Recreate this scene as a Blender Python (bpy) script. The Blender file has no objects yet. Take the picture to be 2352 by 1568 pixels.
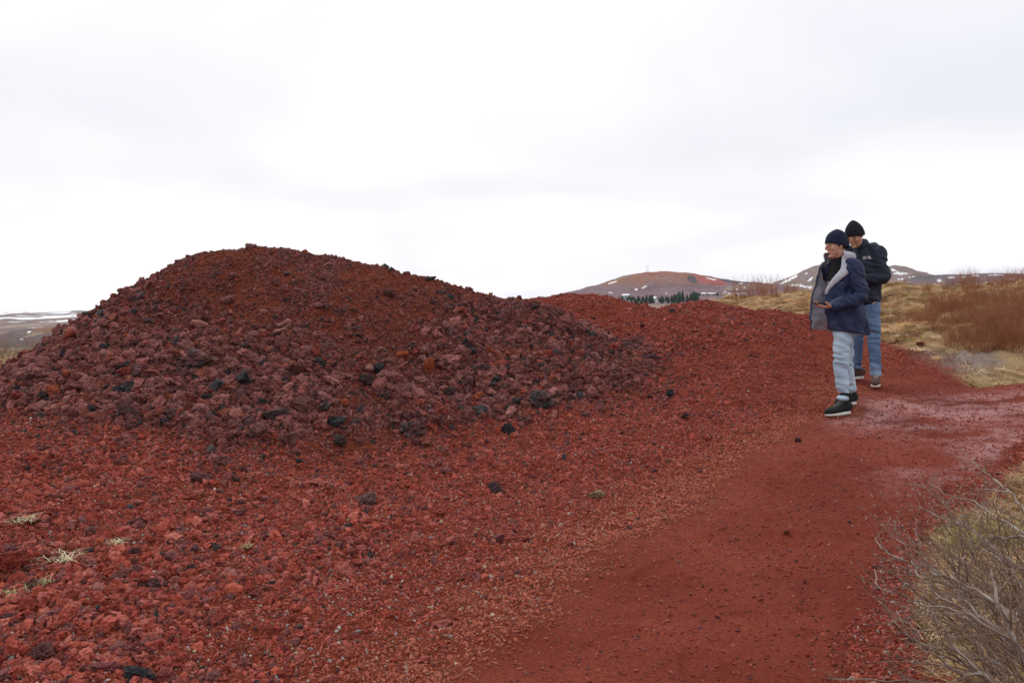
import bpy, bmesh, math, random
import numpy as np
from mathutils import Vector, Matrix

S = bpy.context.scene
COL = S.collection
rad = math.radians
rng = np.random.default_rng(7)
random.seed(7)

# ------------------------------------------------------------------ camera
W0, H0, FPX = 2352.0, 1568.0, 1898.0          # measuring frame used for the layout numbers below
CAM = np.array([0.0, 0.0, 1.6])
PITCH, ROLL = rad(2.53), rad(1.9)
_f = np.array([0, math.cos(PITCH), -math.sin(PITCH)])
_u0 = np.array([0, math.sin(PITCH), math.cos(PITCH)])
_h = np.array([1.0, 0, 0])
_R = math.cos(ROLL) * _h - math.sin(ROLL) * _u0
_U = math.sin(ROLL) * _h + math.cos(ROLL) * _u0
cam_d = bpy.data.cameras.new('camera')
cam_d.sensor_width = 22.3
cam_d.lens = 18.0
cam_d.clip_start = 0.05
cam_d.clip_end = 20000
cam = bpy.data.objects.new('camera', cam_d)
COL.objects.link(cam)
M = Matrix.Identity(4)
for i in range(3):
    M[i][0], M[i][1], M[i][2], M[i][3] = _R[i], _U[i], -_f[i], CAM[i]
cam.matrix_world = M
S.camera = cam

# ------------------------------------------------------------------ exposure, world, sun
S.view_settings.view_transform = 'Standard'
S.view_settings.look = 'None'
S.view_settings.exposure = 0.0
S.view_settings.gamma = 1.0
S.cycles.max_bounces = 6
S.cycles.volume_bounces = 2
S.cycles.diffuse_bounces = 3
S.cycles.transparent_max_bounces = 6
S.cycles.use_adaptive_sampling = True

SUN_EL, SUN_AZ = rad(52), rad(-25)     # azimuth measured from +Y towards +X; soft overcast light
w = bpy.data.worlds.new('World')
S.world = w
w.use_nodes = True
nt = w.node_tree
nt.nodes.clear()
def N(t, typ, **kw):
    n = t.nodes.new(typ)
    for k, v in kw.items():
        if k == 'inp':
            for kk, vv in v.items():
                n.inputs[kk].default_value = vv
        else:
            setattr(n, k, v)
    return n
def ramp(t, src, stops, interp='LINEAR'):
    n = t.nodes.new('ShaderNodeValToRGB')
    n.color_ramp.interpolation = interp
    e = n.color_ramp.elements
    while len(e) < len(stops):
        e.new(0.5)
    for el, (p, c) in zip(e, stops):
        el.position = p
        el.color = (c, c, c, 1) if isinstance(c, (int, float)) else (*c, 1)
    t.links.new(src, n.inputs[0])
    return n
out = N(nt, 'ShaderNodeOutputWorld')
sky = N(nt, 'ShaderNodeTexSky', sky_type='NISHITA')
sky.sun_disc = False
sky.sun_elevation = SUN_EL
sky.sun_rotation = SUN_AZ
sky.dust_density = 4
bg_sky = N(nt, 'ShaderNodeBackground', inp={'Strength': 0.10})
nt.links.new(sky.outputs[0], bg_sky.inputs[0])
tc = N(nt, 'ShaderNodeTexCoord')
sep = N(nt, 'ShaderNodeSeparateXYZ')
nt.links.new(tc.outputs['Generated'], sep.inputs[0])
# project the direction on a flat cloud deck so the layers stretch towards the horizon
zc = N(nt, 'ShaderNodeMath', operation='MAXIMUM'); nt.links.new(sep.outputs[2], zc.inputs[0]); zc.inputs[1].default_value = 0.0
za = N(nt, 'ShaderNodeMath', operation='ADD'); nt.links.new(zc.outputs[0], za.inputs[0]); za.inputs[1].default_value = 0.16
dx = N(nt, 'ShaderNodeMath', operation='DIVIDE'); nt.links.new(sep.outputs[0], dx.inputs[0]); nt.links.new(za.outputs[0], dx.inputs[1])
dy = N(nt, 'ShaderNodeMath', operation='DIVIDE'); nt.links.new(sep.outputs[1], dy.inputs[0]); nt.links.new(za.outputs[0], dy.inputs[1])
cmb = N(nt, 'ShaderNodeCombineXYZ'); nt.links.new(dx.outputs[0], cmb.inputs[0]); nt.links.new(dy.outputs[0], cmb.inputs[1])
n1 = N(nt, 'ShaderNodeTexNoise', inp={'Scale': 0.7, 'Detail': 3.5, 'Roughness': 0.42, 'Distortion': 0.4})
nt.links.new(cmb.outputs[0], n1.inputs['Vector'])
cl = ramp(nt, n1.outputs['Fac'], [(0.30, (0.88, 0.90, 0.96)), (0.44, (0.97, 0.97, 1.02)), (0.58, (1.09, 1.09, 1.10)), (0.8, (1.11, 1.11, 1.11))])
bg_cl = N(nt, 'ShaderNodeBackground')
hz_ = N(nt, 'ShaderNodeMapRange', inp={'From Min': 0.0, 'From Max': 0.16, 'To Min': 1.12, 'To Max': 1.0}); nt.links.new(sep.outputs[2], hz_.inputs[0]); nt.links.new(hz_.outputs[0], bg_cl.inputs['Strength'])
nt.links.new(cl.outputs[0], bg_cl.inputs[0])
mx = N(nt, 'ShaderNodeMixShader', inp={0: 0.93})
nt.links.new(bg_sky.outputs[0], mx.inputs[1]); nt.links.new(bg_cl.outputs[0], mx.inputs[2])
nt.links.new(mx.outputs[0], out.inputs[0])

sd = bpy.data.lights.new('sun', 'SUN')
sd.energy = 1.2
sd.angle = rad(14)
sd.color = (1.0, 0.96, 0.9)
sun = bpy.data.objects.new('sun', sd)
COL.objects.link(sun)
sdir = Vector((math.sin(SUN_AZ) * math.cos(SUN_EL), math.cos(SUN_AZ) * math.cos(SUN_EL), math.sin(SUN_EL)))
sun.rotation_euler = sdir.to_track_quat('Z', 'Y').to_euler()
sun.location = (0, 0, 30)

# ------------------------------------------------------------------ numbers: pixels <-> world, noise
def ray(u, v):
    d = _f + _R * ((u - W0 / 2) / FPX) + _U * (-(v - H0 / 2) / FPX)
    return d
def at(u, v, dep):
    d = ray(u, v)
    return CAM + d * (dep / d[1])
def _hash(ix, iy, iz, s):
    h = (ix * 374761393 + iy * 668265263 + iz * 2147483647 + s * 1274126177) & 0xffffffff
    h = ((h ^ (h >> 13)) * 1274126177) & 0xffffffff
    h = ((h ^ (h >> 16)) * 2246822519) & 0xffffffff
    return ((h ^ (h >> 15)) & 0xffffff) / float(0xffffff)
def noise2(x, y, s=0):
    x = np.asarray(x, float); y = np.asarray(y, float)
    ix = np.floor(x).astype(np.int64); iy = np.floor(y).astype(np.int64)
    fx = x - ix; fy = y - iy
    fx = fx * fx * fx * (fx * (fx * 6 - 15) + 10); fy = fy * fy * fy * (fy * (fy * 6 - 15) + 10)
    z = np.zeros_like(ix)
    a = _hash(ix, iy, z, s); b = _hash(ix + 1, iy, z, s); c = _hash(ix, iy + 1, z, s); d = _hash(ix + 1, iy + 1, z, s)
    return (a * (1 - fx) + b * fx) * (1 - fy) + (c * (1 - fx) + d * fx) * fy
def noise3(p, s=0):
    i = np.floor(p).astype(np.int64); f = p - i
    f = f * f * (3 - 2 * f)
    r = 0
    for dx_ in (0, 1):
        for dy_ in (0, 1):
            for dz_ in (0, 1):
                wgt = (f[:, 0] if dx_ else 1 - f[:, 0]) * (f[:, 1] if dy_ else 1 - f[:, 1]) * (f[:, 2] if dz_ else 1 - f[:, 2])
                r = r + wgt * _hash(i[:, 0] + dx_, i[:, 1] + dy_, i[:, 2] + dz_, s)
    return r
def fbm2(x, y, octv=4, s=0):                 # about 0 +- 0.5
    r = 0; a = 1; t = 0
    for k in range(octv):
        c, sn = math.cos(k * 1.1), math.sin(k * 1.1)
        r = r + a * (noise2((x * c - y * sn) * 2 ** k + 17.3 * k, (x * sn + y * c) * 2 ** k - 9.1 * k, s + k) - 0.5)
        t += a; a *= 0.5
    return r / t * 1.4
def fbm3(p, octv=3, s=0):
    r = 0; a = 1; t = 0
    for k in range(octv):
        r = r + a * (noise3(p * 2 ** k + 11.7 * k, s + k) - 0.5)
        t += a; a *= 0.5
    return r / t * 1.4
def ss(x, a, b):
    t = np.clip((x - a) / (b - a), 0, 1)
    return t * t * (3 - 2 * t)
def smax(a, b, k=7.0):
    m = np.maximum(a, b)
    return m + np.log(np.exp(k * (a - m)) + np.exp(k * (b - m))) / k - 0.0

# ------------------------------------------------------------------ terrain height
GR = np.array([0, 3, 4.5, 6, 8, 9.5, 12, 16, 25, 45, 90, 200, 500, 1000, 2500, 5200, 9000.0])
GZ = np.array([0, .05, .12, .20, .42, .54, .72, .85, .75, -.2, -1.6, -4, -12, -15, -17, 48, 56.0])
def crest(px):
    return [tuple(at(*p)) for p in px]
P1 = [(-500, 1040, 7.2), (-250, 945, 7.9), (0, 857, 8.6), (100, 808, 9.0), (200, 742, 9.5), (280, 697, 9.8), (400, 614, 10.3), (500, 576, 10.5), (600, 572, 10.5),
            (680, 576, 10.5), (760, 592, 10.6), (850, 610, 10.8), (940, 634, 10.9), (1040, 659, 11.0), (1170, 690, 11.0), (1250, 716, 10.6),
            (1350, 752, 10.0), (1450, 815, 9.3), (1530, 880, 8.7)]
C1 = crest(P1)
P2 = [(1090, 720, 14), (1170, 692, 14), (1230, 683, 14), (1300, 678, 14), (1390, 681, 14), (1470, 700, 14), (1510, 722, 14)]
C2 = crest(P2)
P3 = [(1500, 726, 13.2), (1535, 707, 13), (1570, 696, 13), (1620, 693, 13), (1680, 704, 13), (1750, 714, 12.8), (1850, 725, 12.3), (1920, 742, 11.8), (2000, 778, 11.2), (2090, 815, 10.4)]
C3 = crest(P3)
def ridge(x, y, pts, sl, r0, lat=1.0, back=1.0):
    res = None
    for (a, b) in zip(pts[:-1], pts[1:]):
        ex, ey = b[0] - a[0], b[1] - a[1]
        t = np.clip(((x - a[0]) * ex + (y - a[1]) * ey) / (ex * ex + ey * ey), 0, 1)
        qx = x - a[0] - t * ex; qy = y - a[1] - t * ey
        d = np.sqrt((qx * lat) ** 2 + np.where(qy < 0, qy, qy * back) ** 2)
        z = a[2] + t * (b[2] - a[2]) - sl * (np.sqrt(d * d + r0 * r0) - r0)
        res = z if res is None else np.maximum(res, z)
    return res
HUM = [(1840, 668, 21, 1.2, 1.6), (1760, 684, 20, 1.6, 1.5), (1690, 692, 20, 1.5, 1.3), (1790, 700, 17.5, 1.0, 1.0), (1900, 690, 19, 1.3, 1.4),
       (2085, 660, 15.5, .75, 1.0), (2140, 658, 15.5, .9, 1.1), (2200, 674, 16, 1.0, 1.1), (2330, 662, 15, 1.5, 1.4), (2260, 672, 14, 1.1, 1.2), (2460, 660, 14, 1.6, 1.5), (2600, 655, 13, 2.0, 1.5)]
HUMW = [(*at(a, b, c), d, e) for a, b, c, d, e in HUM]
def near_edge_x(y):      # where the shrub bank on the near right begins
    return np.interp(y, [0, 2.6, 3.1, 3.9, 4.5, 5.0, 6.3, 7.2], [1.2, 1.5, 1.62, 1.95, 2.3, 2.75, 4.0, 6.2])
def w_near(x, y):
    n = fbm2(x * 1.3, y * 1.3, 3, 31) * .35
    return ss(x - near_edge_x(y) + n, -.15, .25) * (1 - ss(y, 6.8, 7.3))
def w_far(x, y):         # grass beyond the mounds and the far right bank
    n = fbm2(x * .9, y * .9, 3, 41) * .8
    d1 = np.minimum(x - np.interp(y, [8, 9.3, 10.4, 12, 14, 15], [5.0, 5.0, 4.9, 5.0, 4.2, 2.5]), y - 8.85 + 0 * x)
    d2 = y - np.interp(x, [-30, -14, -9, -5, 2, 5], [8, 9.5, 12.5, 14.5, 16.2, 15.0])
    return ss(np.maximum(d1, d2) + n * .6, -.12, .35)
def w_mound(x, y, red=True):
    m = ridge(x, y, C1, .555, .35, 1.2, 1.35)
    g = base(x, y)
    return ss(m - g + fbm2(x * 1.6, y * 1.6, 5, 51) * .42 + fbm2(x * 9, y * 9, 2, 52) * .12, -.04, .20)
def base(x, y):
    r = np.hypot(x, y)
    z = np.interp(r, GR, GZ)
    az = np.arctan2(x, y)
    z = z + ss(r, 150, 650) * (1 - ss(r, 2500, 4500)) * 10.5 * ss(az, -.10, .12)
    z = z + .05 * np.clip(-x, 0, 4) * ss(y, 2.5, 6) * (1 - ss(r, 9, 16))
    return z
def H(x, y, fine=True):
    x = np.asarray(x, float); y = np.asarray(y, float)
    g = base(x, y)
    r = np.hypot(x, y)
    nearw = 1 - ss(r, 22, 40)
    fw = w_far(x, y); nw = w_near(x, y)
    # far right bank
    bx = np.clip(np.minimum(x - 5.0, y - 9.1), 0, 6)
    g = g + nearw * .50 * ss(bx, 0, 3.4)
    for (hx, hy, hz, sx, sy) in HUMW:
        q = ((x - hx) / sx) ** 2 + ((y - hy) / sy) ** 2
        b = (hz - np.interp(math.hypot(hx, hy), GR, GZ)) * np.exp(-q * .6) + np.interp(r, GR, GZ)
        g = np.where(q < 9, smax(g, b, 9), g)
    g = g + nw * (.10 * ss(x - near_edge_x(y), 0, 1.2)) + nw * .05 * fbm2(x * 3, y * 3, 3, 5)
    m = ridge(x, y, C1, .555, .35, 1.2, 1.35)
    z = smax(g, m + fbm2(x * .9, y * .9, 3, 61) * .14, 7)
    z = smax(z, ridge(x, y, C2, .36, .5, 2.0) + fbm2(x * 1.2, y * 1.2, 3, 62) * .06, 14)
    z = smax(z, ridge(x, y, C3, .27, .5, 2.0) + fbm2(x * 1.2, y * 1.2, 3, 63) * .06, 14)
    if fine:
        redw = (1 - fw) * (1 - nw)
        pw = w_path(x, y)
        z = z + nearw * (redw * (1 - pw) * (fbm2(x * 2.2, y * 2.2, 4, 71) * .075 + fbm2(x * 9, y * 9, 3, 72) * .022)
                         + pw * (fbm2(x * 1.2, y * 1.2, 3, 73) * .03 + fbm2(x * 4.0, y * 5.0, 3, 74) * .024 - .020 * ss(fbm2(x * 2.7, y * 2.7, 2, 79), .22, .34) + fbm2(x * 16, y * 16, 2, 78) * .006)
                         + fw * (fbm2(x * 1.0, y * 1.0, 4, 75) * .30 + np.abs(fbm2(x * 2.6, y * 2.6, 3, 76)) * .14))
        z = z + ss(r, 40, 120) * (1 - ss(r, 6000, 9000)) * fbm2(x * .01, y * .01, 5, 77) * np.clip(r * .004, 0, 9)
    return z
def path_left(y):        # left edge of the trodden path
    return np.interp(y, [0, 3.0, 3.35, 4.03, 4.95, 6.3, 7.4, 7.9, 9.2, 10.5, 12], [-1.8, -.60, -.35, .08, .62, 1.55, 2.6, 3.1, 3.85, 4.6, 6.0])
def w_path(x, y):
    n = fbm2(x * 1.5, y * 1.5, 4, 21) * .45
    a = ss(x - path_left(y) + n, -.25, .30)
    right = 1 - ss(x - near_edge_x(y) + .30 + fbm2(x * 2, y * 2, 3, 22) * .3, -.15, .2) * (1 - ss(y, 6.8, 7.4))
    return a * right * (1 - ss(y, 9.0, 9.9)) * (1 - w_far(x, y))
def fit_crest(C, px, rlo, rhi):
    # nudge the crest heights until the skyline runs through the measured points
    dsrc = [c[2] for c in C]
    for it in range(14):
        for i, (u, v, dep) in enumerate(px):
            if not -20 < u < 2372: continue
            az = math.atan2(C[i][0], C[i][1]); r = np.linspace(rlo, rhi, 160)
            x = np.sin(az) * r; y = np.cos(az) * r; z = H(x, y, False)
            e = float(((z - 1.6) / r).max()); tgt = at(u, v, dep); te = (tgt[2] - 1.6) / math.hypot(tgt[0], tgt[1])
            C[i] = (C[i][0], C[i][1], C[i][2] + (te - e) * math.hypot(C[i][0], C[i][1]) * .7)
def ground_at(u, v, rmin=2.0, rmax=60):
    d = ray(u, v); d = d / np.linalg.norm(d)
    t = np.geomspace(rmin, rmax, 1500)
    P = CAM[None] + d[None] * t[:, None]
    below = P[:, 2] < H(P[:, 0], P[:, 1])
    k = int(np.argmax(below)) if below.any() else len(t) - 1
    p = P[k]
    return np.array([p[0], p[1], float(H(p[0:1], p[1:2])[0])])

fit_crest(C1, P1, 6, 13)
fit_crest(C2, P2, 12.5, 18); fit_crest(C3, P3, 9.5, 16)
# ------------------------------------------------------------------ object helpers
def tag(o, label=None, cat=None, group=None, kind=None):
    if label: o['label'] = label
    if cat: o['category'] = cat
    if group: o['group'] = group
    if kind: o['kind'] = kind
    return o
def empty(name, loc, rz=0.0):
    o = bpy.data.objects.new(name, None)
    o.empty_display_size = .1
    COL.objects.link(o)
    o.location = [float(c) for c in loc]
    o.rotation_euler = (0, 0, rz)
    return o
def mesh_obj(name, V, F, mats, parent=None, smooth=True, link=True, fmat=None):
    me = bpy.data.meshes.new(name)
    if isinstance(F, np.ndarray):
        V = np.asarray(V, np.float32)
        me.vertices.add(len(V)); me.vertices.foreach_set('co', V.ravel())
        n, k = F.shape
        me.loops.add(n * k); me.loops.foreach_set('vertex_index', F.astype(np.int32).ravel())
        me.polygons.add(n)
        me.polygons.foreach_set('loop_start', np.arange(0, n * k, k, dtype=np.int32))
        me.polygons.foreach_set('loop_total', np.full(n, k, np.int32))
        me.update(calc_edges=True)
    else:
        me.from_pydata([tuple(map(float, v)) for v in V], [], F)
        me.update()
    if not isinstance(mats, (list, tuple)): mats = [mats]
    for m in mats: me.materials.append(m)
    if fmat is not None: me.polygons.foreach_set('material_index', np.asarray(fmat, np.int32))
    me.polygons.foreach_set('use_smooth', [smooth] * len(me.polygons))
    o = bpy.data.objects.new(name, me)
    if link: COL.objects.link(o)
    if parent: o.parent = parent
    return o
class MB:
    def __init__(s): s.V = []; s.F = []
    def add(s, V, F):
        k = len(s.V); s.V += [tuple(map(float, v)) for v in V]; s.F += [tuple(i + k for i in f) for f in F]; return s
    def build(s, name, mat, parent=None, smooth=True): return mesh_obj(name, s.V, s.F, mat, parent, smooth)
def fattr(me, name, arr):
    a = me.attributes.new(name, 'FLOAT', 'POINT'); a.data.foreach_set('value', np.asarray(arr, np.float32))
def cattr(me, name, arr):
    a = me.attributes.new(name, 'FLOAT_COLOR', 'POINT')
    c = np.ones((len(arr), 4), np.float32); c[:, :3] = arr
    a.data.foreach_set('color', c.ravel())

# ------------------------------------------------------------------ materials
def mat(name, rough=.9, spec=.3):
    m = bpy.data.materials.new(name); m.use_nodes = True
    t = m.node_tree; b = t.nodes['Principled BSDF']
    b.inputs['Roughness'].default_value = rough
    b.inputs['Specular IOR Level'].default_value = spec
    return m, t, b
def tex_noise(t, vec, scale, detail=4, rough=.55, dist=0):
    n = N(t, 'ShaderNodeTexNoise', inp={'Scale': scale, 'Detail': detail, 'Roughness': rough, 'Distortion': dist})
    if vec is not None: t.links.new(vec, n.inputs['Vector'])
    return n
def mixc(t, fac, a, b, mode='MIX'):
    n = N(t, 'ShaderNodeMix', data_type='RGBA', blend_type=mode)
    for sock, v in ((n.inputs[0], fac), (n.inputs[6], a), (n.inputs[7], b)):
        if isinstance(v, bpy.types.NodeSocket): t.links.new(v, sock)
        elif isinstance(v, (int, float)): sock.default_value = v
        else: sock.default_value = (*v, 1)
    return n.outputs[2]
def mth(t, op, a, b=None, clamp=False):
    n = N(t, 'ShaderNodeMath', operation=op); n.use_clamp = clamp
    for sock, v in ((n.inputs[0], a), (n.inputs[1], b)):
        if v is None: continue
        if isinstance(v, bpy.types.NodeSocket): t.links.new(v, sock)
        else: sock.default_value = v
    return n.outputs[0]
def bump(t, b, h, strength, dist):
    n = N(t, 'ShaderNodeBump', inp={'Strength': strength, 'Distance': dist})
    t.links.new(h, n.inputs['Height']); t.links.new(n.outputs[0], b.inputs['Normal'])
    return n
def att(t, name, typ='GEOMETRY'):
    n = N(t, 'ShaderNodeAttribute', attribute_name=name, attribute_type=typ)
    return n
def plain(name, c, rough=.85, var=.25, scale=30, bs=.3, bd=.002, spec=.3):
    m, t, b = mat(name, rough, spec)
    tc = N(t, 'ShaderNodeTexCoord')
    n = tex_noise(t, tc.outputs['Object'], scale, 4)
    r = ramp(t, n.outputs['Fac'], [(.3, tuple(x * (1 - var) for x in c)), (.7, tuple(min(1, x * (1 + var)) for x in c))])
    t.links.new(r.outputs[0], b.inputs['Base Color'])
    bump(t, b, n.outputs['Fac'], bs, bd)
    return m

# ground: weights say which soil lies where, and where sheen is painted on damp path
def ground_material():
    m, t, b = mat('ground_soil', .95, .12)
    geo = N(t, 'ShaderNodeNewGeometry'); P = geo.outputs['Position']
    wp, wg, wm, wf, ws = (att(t, k).outputs['Fac'] for k in ('w_path', 'w_grass', 'w_mound', 'w_farland', 'w_damp_sheen'))
    wb = att(t, 'w_bare').outputs['Fac']
    nA = tex_noise(t, P, 1.3, 5); nB = tex_noise(t, P, 14, 6, .65); nC = tex_noise(t, P, 70, 4, .7); nD = tex_noise(t, P, .5, 3)
    red = ramp(t, nB.outputs['Fac'], [(.28, (.105, .018, .009)), (.5, (.165, .029, .014)), (.72, (.225, .044, .022))]).outputs[0]
    dark = ramp(t, nB.outputs['Fac'], [(.28, (.085, .018, .009)), (.5, (.135, .027, .013)), (.72, (.185, .040, .02))]).outputs[0]
    pth = ramp(t, nC.outputs['Fac'], [(.3, (.138, .026, .015)), (.5, (.220, .044, .027)), (.7, (.300, .069, .043))]).outputs[0]
    pth = mixc(t, ramp(t, nA.outputs['Fac'], [(.38, 0.0), (.64, .85)]).outputs[0], pth, (.155, .026, .015))
    pth = mixc(t, ramp(t, nB.outputs['Fac'], [(.58, 0.0), (.72, .5)]).outputs[0], pth, (.26, .075, .05))
    damp_sheen = ramp(t, nB.outputs['Fac'], [(.40, (.27, .075, .06)), (.55, (.40, .19, .18))]).outputs[0]  # damp path: pale sky sheen painted into the base colour
    pth = mixc(t, ws, pth, damp_sheen)
    c = mixc(t, wm, red, dark)
    c = mixc(t, wp, c, pth)
    nG = tex_noise(t, P, 2.2, 6, .65); nG2 = tex_noise(t, P, .9, 4, .6)
    gr = ramp(t, nG.outputs['Fac'], [(.30, (.12, .065, .032)), (.45, (.27, .17, .085)), (.58, (.45, .31, .17)), (.75, (.30, .18, .085))]).outputs[0]
    moss = ramp(t, nG2.outputs['Fac'], [(.56, 0.0), (.68, .7)]).outputs[0]
    gr = mixc(t, moss, gr, (.155, .125, .035))
    gr = mixc(t, mth(t, 'MULTIPLY', wb, .85), gr, ramp(t, nB.outputs['Fac'], [(.35, (.15, .115, .10)), (.6, (.26, .215, .20))]).outputs[0])
    c = mixc(t, wg, c, gr)
    # distant land: brown heath with snow lying in streaks
    mp = N(t, 'ShaderNodeMapping'); t.links.new(P, mp.inputs[0]); mp.inputs['Scale'].default_value = (.006, .002, .01)
    nF = tex_noise(t, mp.outputs[0], 1, 6, .6); mp2 = N(t, 'ShaderNodeMapping'); t.links.new(P, mp2.inputs[0]); mp2.inputs['Scale'].default_value = (.0045, .0024, .02)
    nS = tex_noise(t, mp2.outputs[0], 1, 7, .62)
    far = ramp(t, nF.outputs['Fac'], [(.35, (.12, .085, .085)), (.5, (.19, .13, .115)), (.62, (.30, .22, .17)), (.75, (.2, .14, .13))]).outputs[0]
    sepp = N(t, 'ShaderNodeSeparateXYZ'); t.links.new(P, sepp.inputs[0])
    dist = mth(t, 'DIVIDE', sepp.outputs[1], 5200.0, True)
    thr = ramp(t, dist, [(.03, -.5), (.12, -.06), (.5, .02), (1.0, .10)]).outputs[0]
    sn = mth(t, 'ADD', nS.outputs['Fac'], thr)
    snow = ramp(t, sn, [(.56, 0.0), (.585, 1.0)]).outputs[0]
    far = mixc(t, snow, far, (.86, .87, .92))
    c = mixc(t, wf, c, far)
    t.links.new(c, b.inputs['Base Color'])
    rr = mixc(t, mth(t, 'MULTIPLY', ws, ramp(t, nA.outputs['Fac'], [(.3, .6), (.6, 1.0)]).outputs[0]), (.95, .95, .95), (.48, .48, .48))
    t.links.new(rr, b.inputs['Roughness'])
    hh = mth(t, 'ADD', mth(t, 'MULTIPLY', nB.outputs['Fac'], 1.0), mth(t, 'MULTIPLY', nC.outputs['Fac'], .45))
    bump(t, b, hh, 1.0, .028)
    return m
GM = ground_material()

# rock: colour comes with every stone
def rock_material(name, inst=True, rough=.92):
    m, t, b = mat(name, rough, .3)
    a = att(t, 'col', 'INSTANCER' if inst else 'OBJECT')
    tc = N(t, 'ShaderNodeTexCoord')
    n1 = tex_noise(t, tc.outputs['Object'], 3.2, 5, .65); n2 = tex_noise(t, tc.outputs['Object'], 11, 4, .7)
    vo = N(t, 'ShaderNodeTexVoronoi', inp={'Scale': 7.0}); t.links.new(tc.outputs['Object'], vo.inputs['Vector'])
    f = ramp(t, n1.outputs['Fac'], [(.3, .62), (.5, .95), (.72, 1.35)]).outputs[0]
    c = mixc(t, 1.0, a.outputs['Color'], f, 'MULTIPLY')
    c = mixc(t, ramp(t, n2.outputs['Fac'], [(.56, 0.0), (.7, .35)]).outputs[0], c, (.30, .11, .085))
    t.links.new(c, b.inputs['Base Color'])
    h = mth(t, 'ADD', n2.outputs['Fac'], mth(t, 'MULTIPLY', vo.outputs['Distance'], .9))
    bump(t, b, h, .6, .0022 if inst else .006)
    return m
RM = rock_material('cinder_stone')

# ------------------------------------------------------------------ ground sheet, split into its named areas
fine_az = np.linspace(rad(-39), rad(39), 560)
coarse = np.linspace(rad(39), rad(321), 60)[1:-1]
AZ = np.concatenate([fine_az, coarse])
RR = np.concatenate([np.array([.0]), np.linspace(.3, 1.6, 8), np.geomspace(1.7, 22, 520), np.geomspace(22.3, 9000, 330)])
nA_, nR_ = len(AZ), len(RR)
A2, R2 = np.meshgrid(AZ, RR, indexing='xy')
X = (np.sin(A2) * R2).ravel(); Y = (np.cos(A2) * R2).ravel()
Z = H(X, Y)
wp = w_path(X, Y); wf_ = w_far(X, Y); wn_ = w_near(X, Y); wm = w_mound(X, Y) * (1 - wf_)
R1 = R2.ravel()
wg = np.maximum(wf_, wn_)
wfar = ss(R1, 60, 140)
damp_sheen = wp * ss(X - (2.6 + (7.0 - Y) * .25) + fbm2(X * 1.2, Y * 1.2, 4, 91) * 1.1, -.3, 1.1) * ss(Y, 4.9, 5.9) * (1 - ss(Y, 7.9, 8.8)) * ss(fbm2(X * 2.2, Y * 4.5, 4, 92), -.42, .18)  # mask of the damp patch that carries the painted pale sheen
_g = ground_at(2175, 818)
bare = np.clip(1 - ss(((X - _g[0]) / .75) ** 2 + ((Y - _g[1]) / .8) ** 2 + fbm2(X * 1.6, Y * 1.6, 4, 93) * 1.4, .3, 1.2), 0, 1)
idx = np.arange(nA_ * nR_).reshape(nR_, nA_)
i0 = idx[:-1]; i1 = idx[1:]
q = np.stack([i0, i1, np.roll(i1, -1, 1), np.roll(i0, -1, 1)], -1).reshape(-1, 4)
q = q[:, ::-1]
def sub_mesh(name, fm):
    f = q[fm]
    used, inv = np.unique(f.ravel(), return_inverse=True)
    o = mesh_obj(name, np.stack([X[used], Y[used], Z[used]], 1), inv.reshape(-1, 4), GM)
    for k, a in (('w_path', wp), ('w_grass', wg), ('w_mound', wm), ('w_farland', wfar), ('w_damp_sheen', damp_sheen), ('w_bare', bare)):
        fattr(o.data, k, a[used])
    return o
m2 = ridge(X, Y, C2, .36, .5, 2.0); m3 = ridge(X, Y, C3, .27, .5, 2.0); bs_ = base(X, Y)
fc = lambda a: a[q].mean(1)
isM = fc(wm) > .5
isP = (fc(wp) > .5) & ~isM
isM2 = (fc(np.maximum(m2, m3) - bs_) > .12) & ~isM & ~isP & (fc(wg) < .5)
left2 = fc((m2 > m3).astype(float)) > .5
isG = (fc(wg) > .5) & (fc(R1) < 60)
rest = ~(isM | isP | isM2 | isG)
tag(sub_mesh('ground', rest), 'rusty red cinder ground and the wide land beyond', kind='structure')
tag(sub_mesh('cinder_mound', isM), 'tallest dark red cinder mound', kind='structure')
tag(sub_mesh('cinder_mound', isM2 & left2), 'low rounded bright red cinder mound behind the tall one', kind='structure')
tag(sub_mesh('cinder_mound', isM2 & ~left2), 'low bright red cinder mound sloping down to the two men', kind='structure')
tag(sub_mesh('path', isP), 'trodden red cinder path', kind='structure')
tag(sub_mesh('grassland', isG & ~(isM | isP | isM2)), 'hummocky dry grass land', kind='structure')

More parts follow.
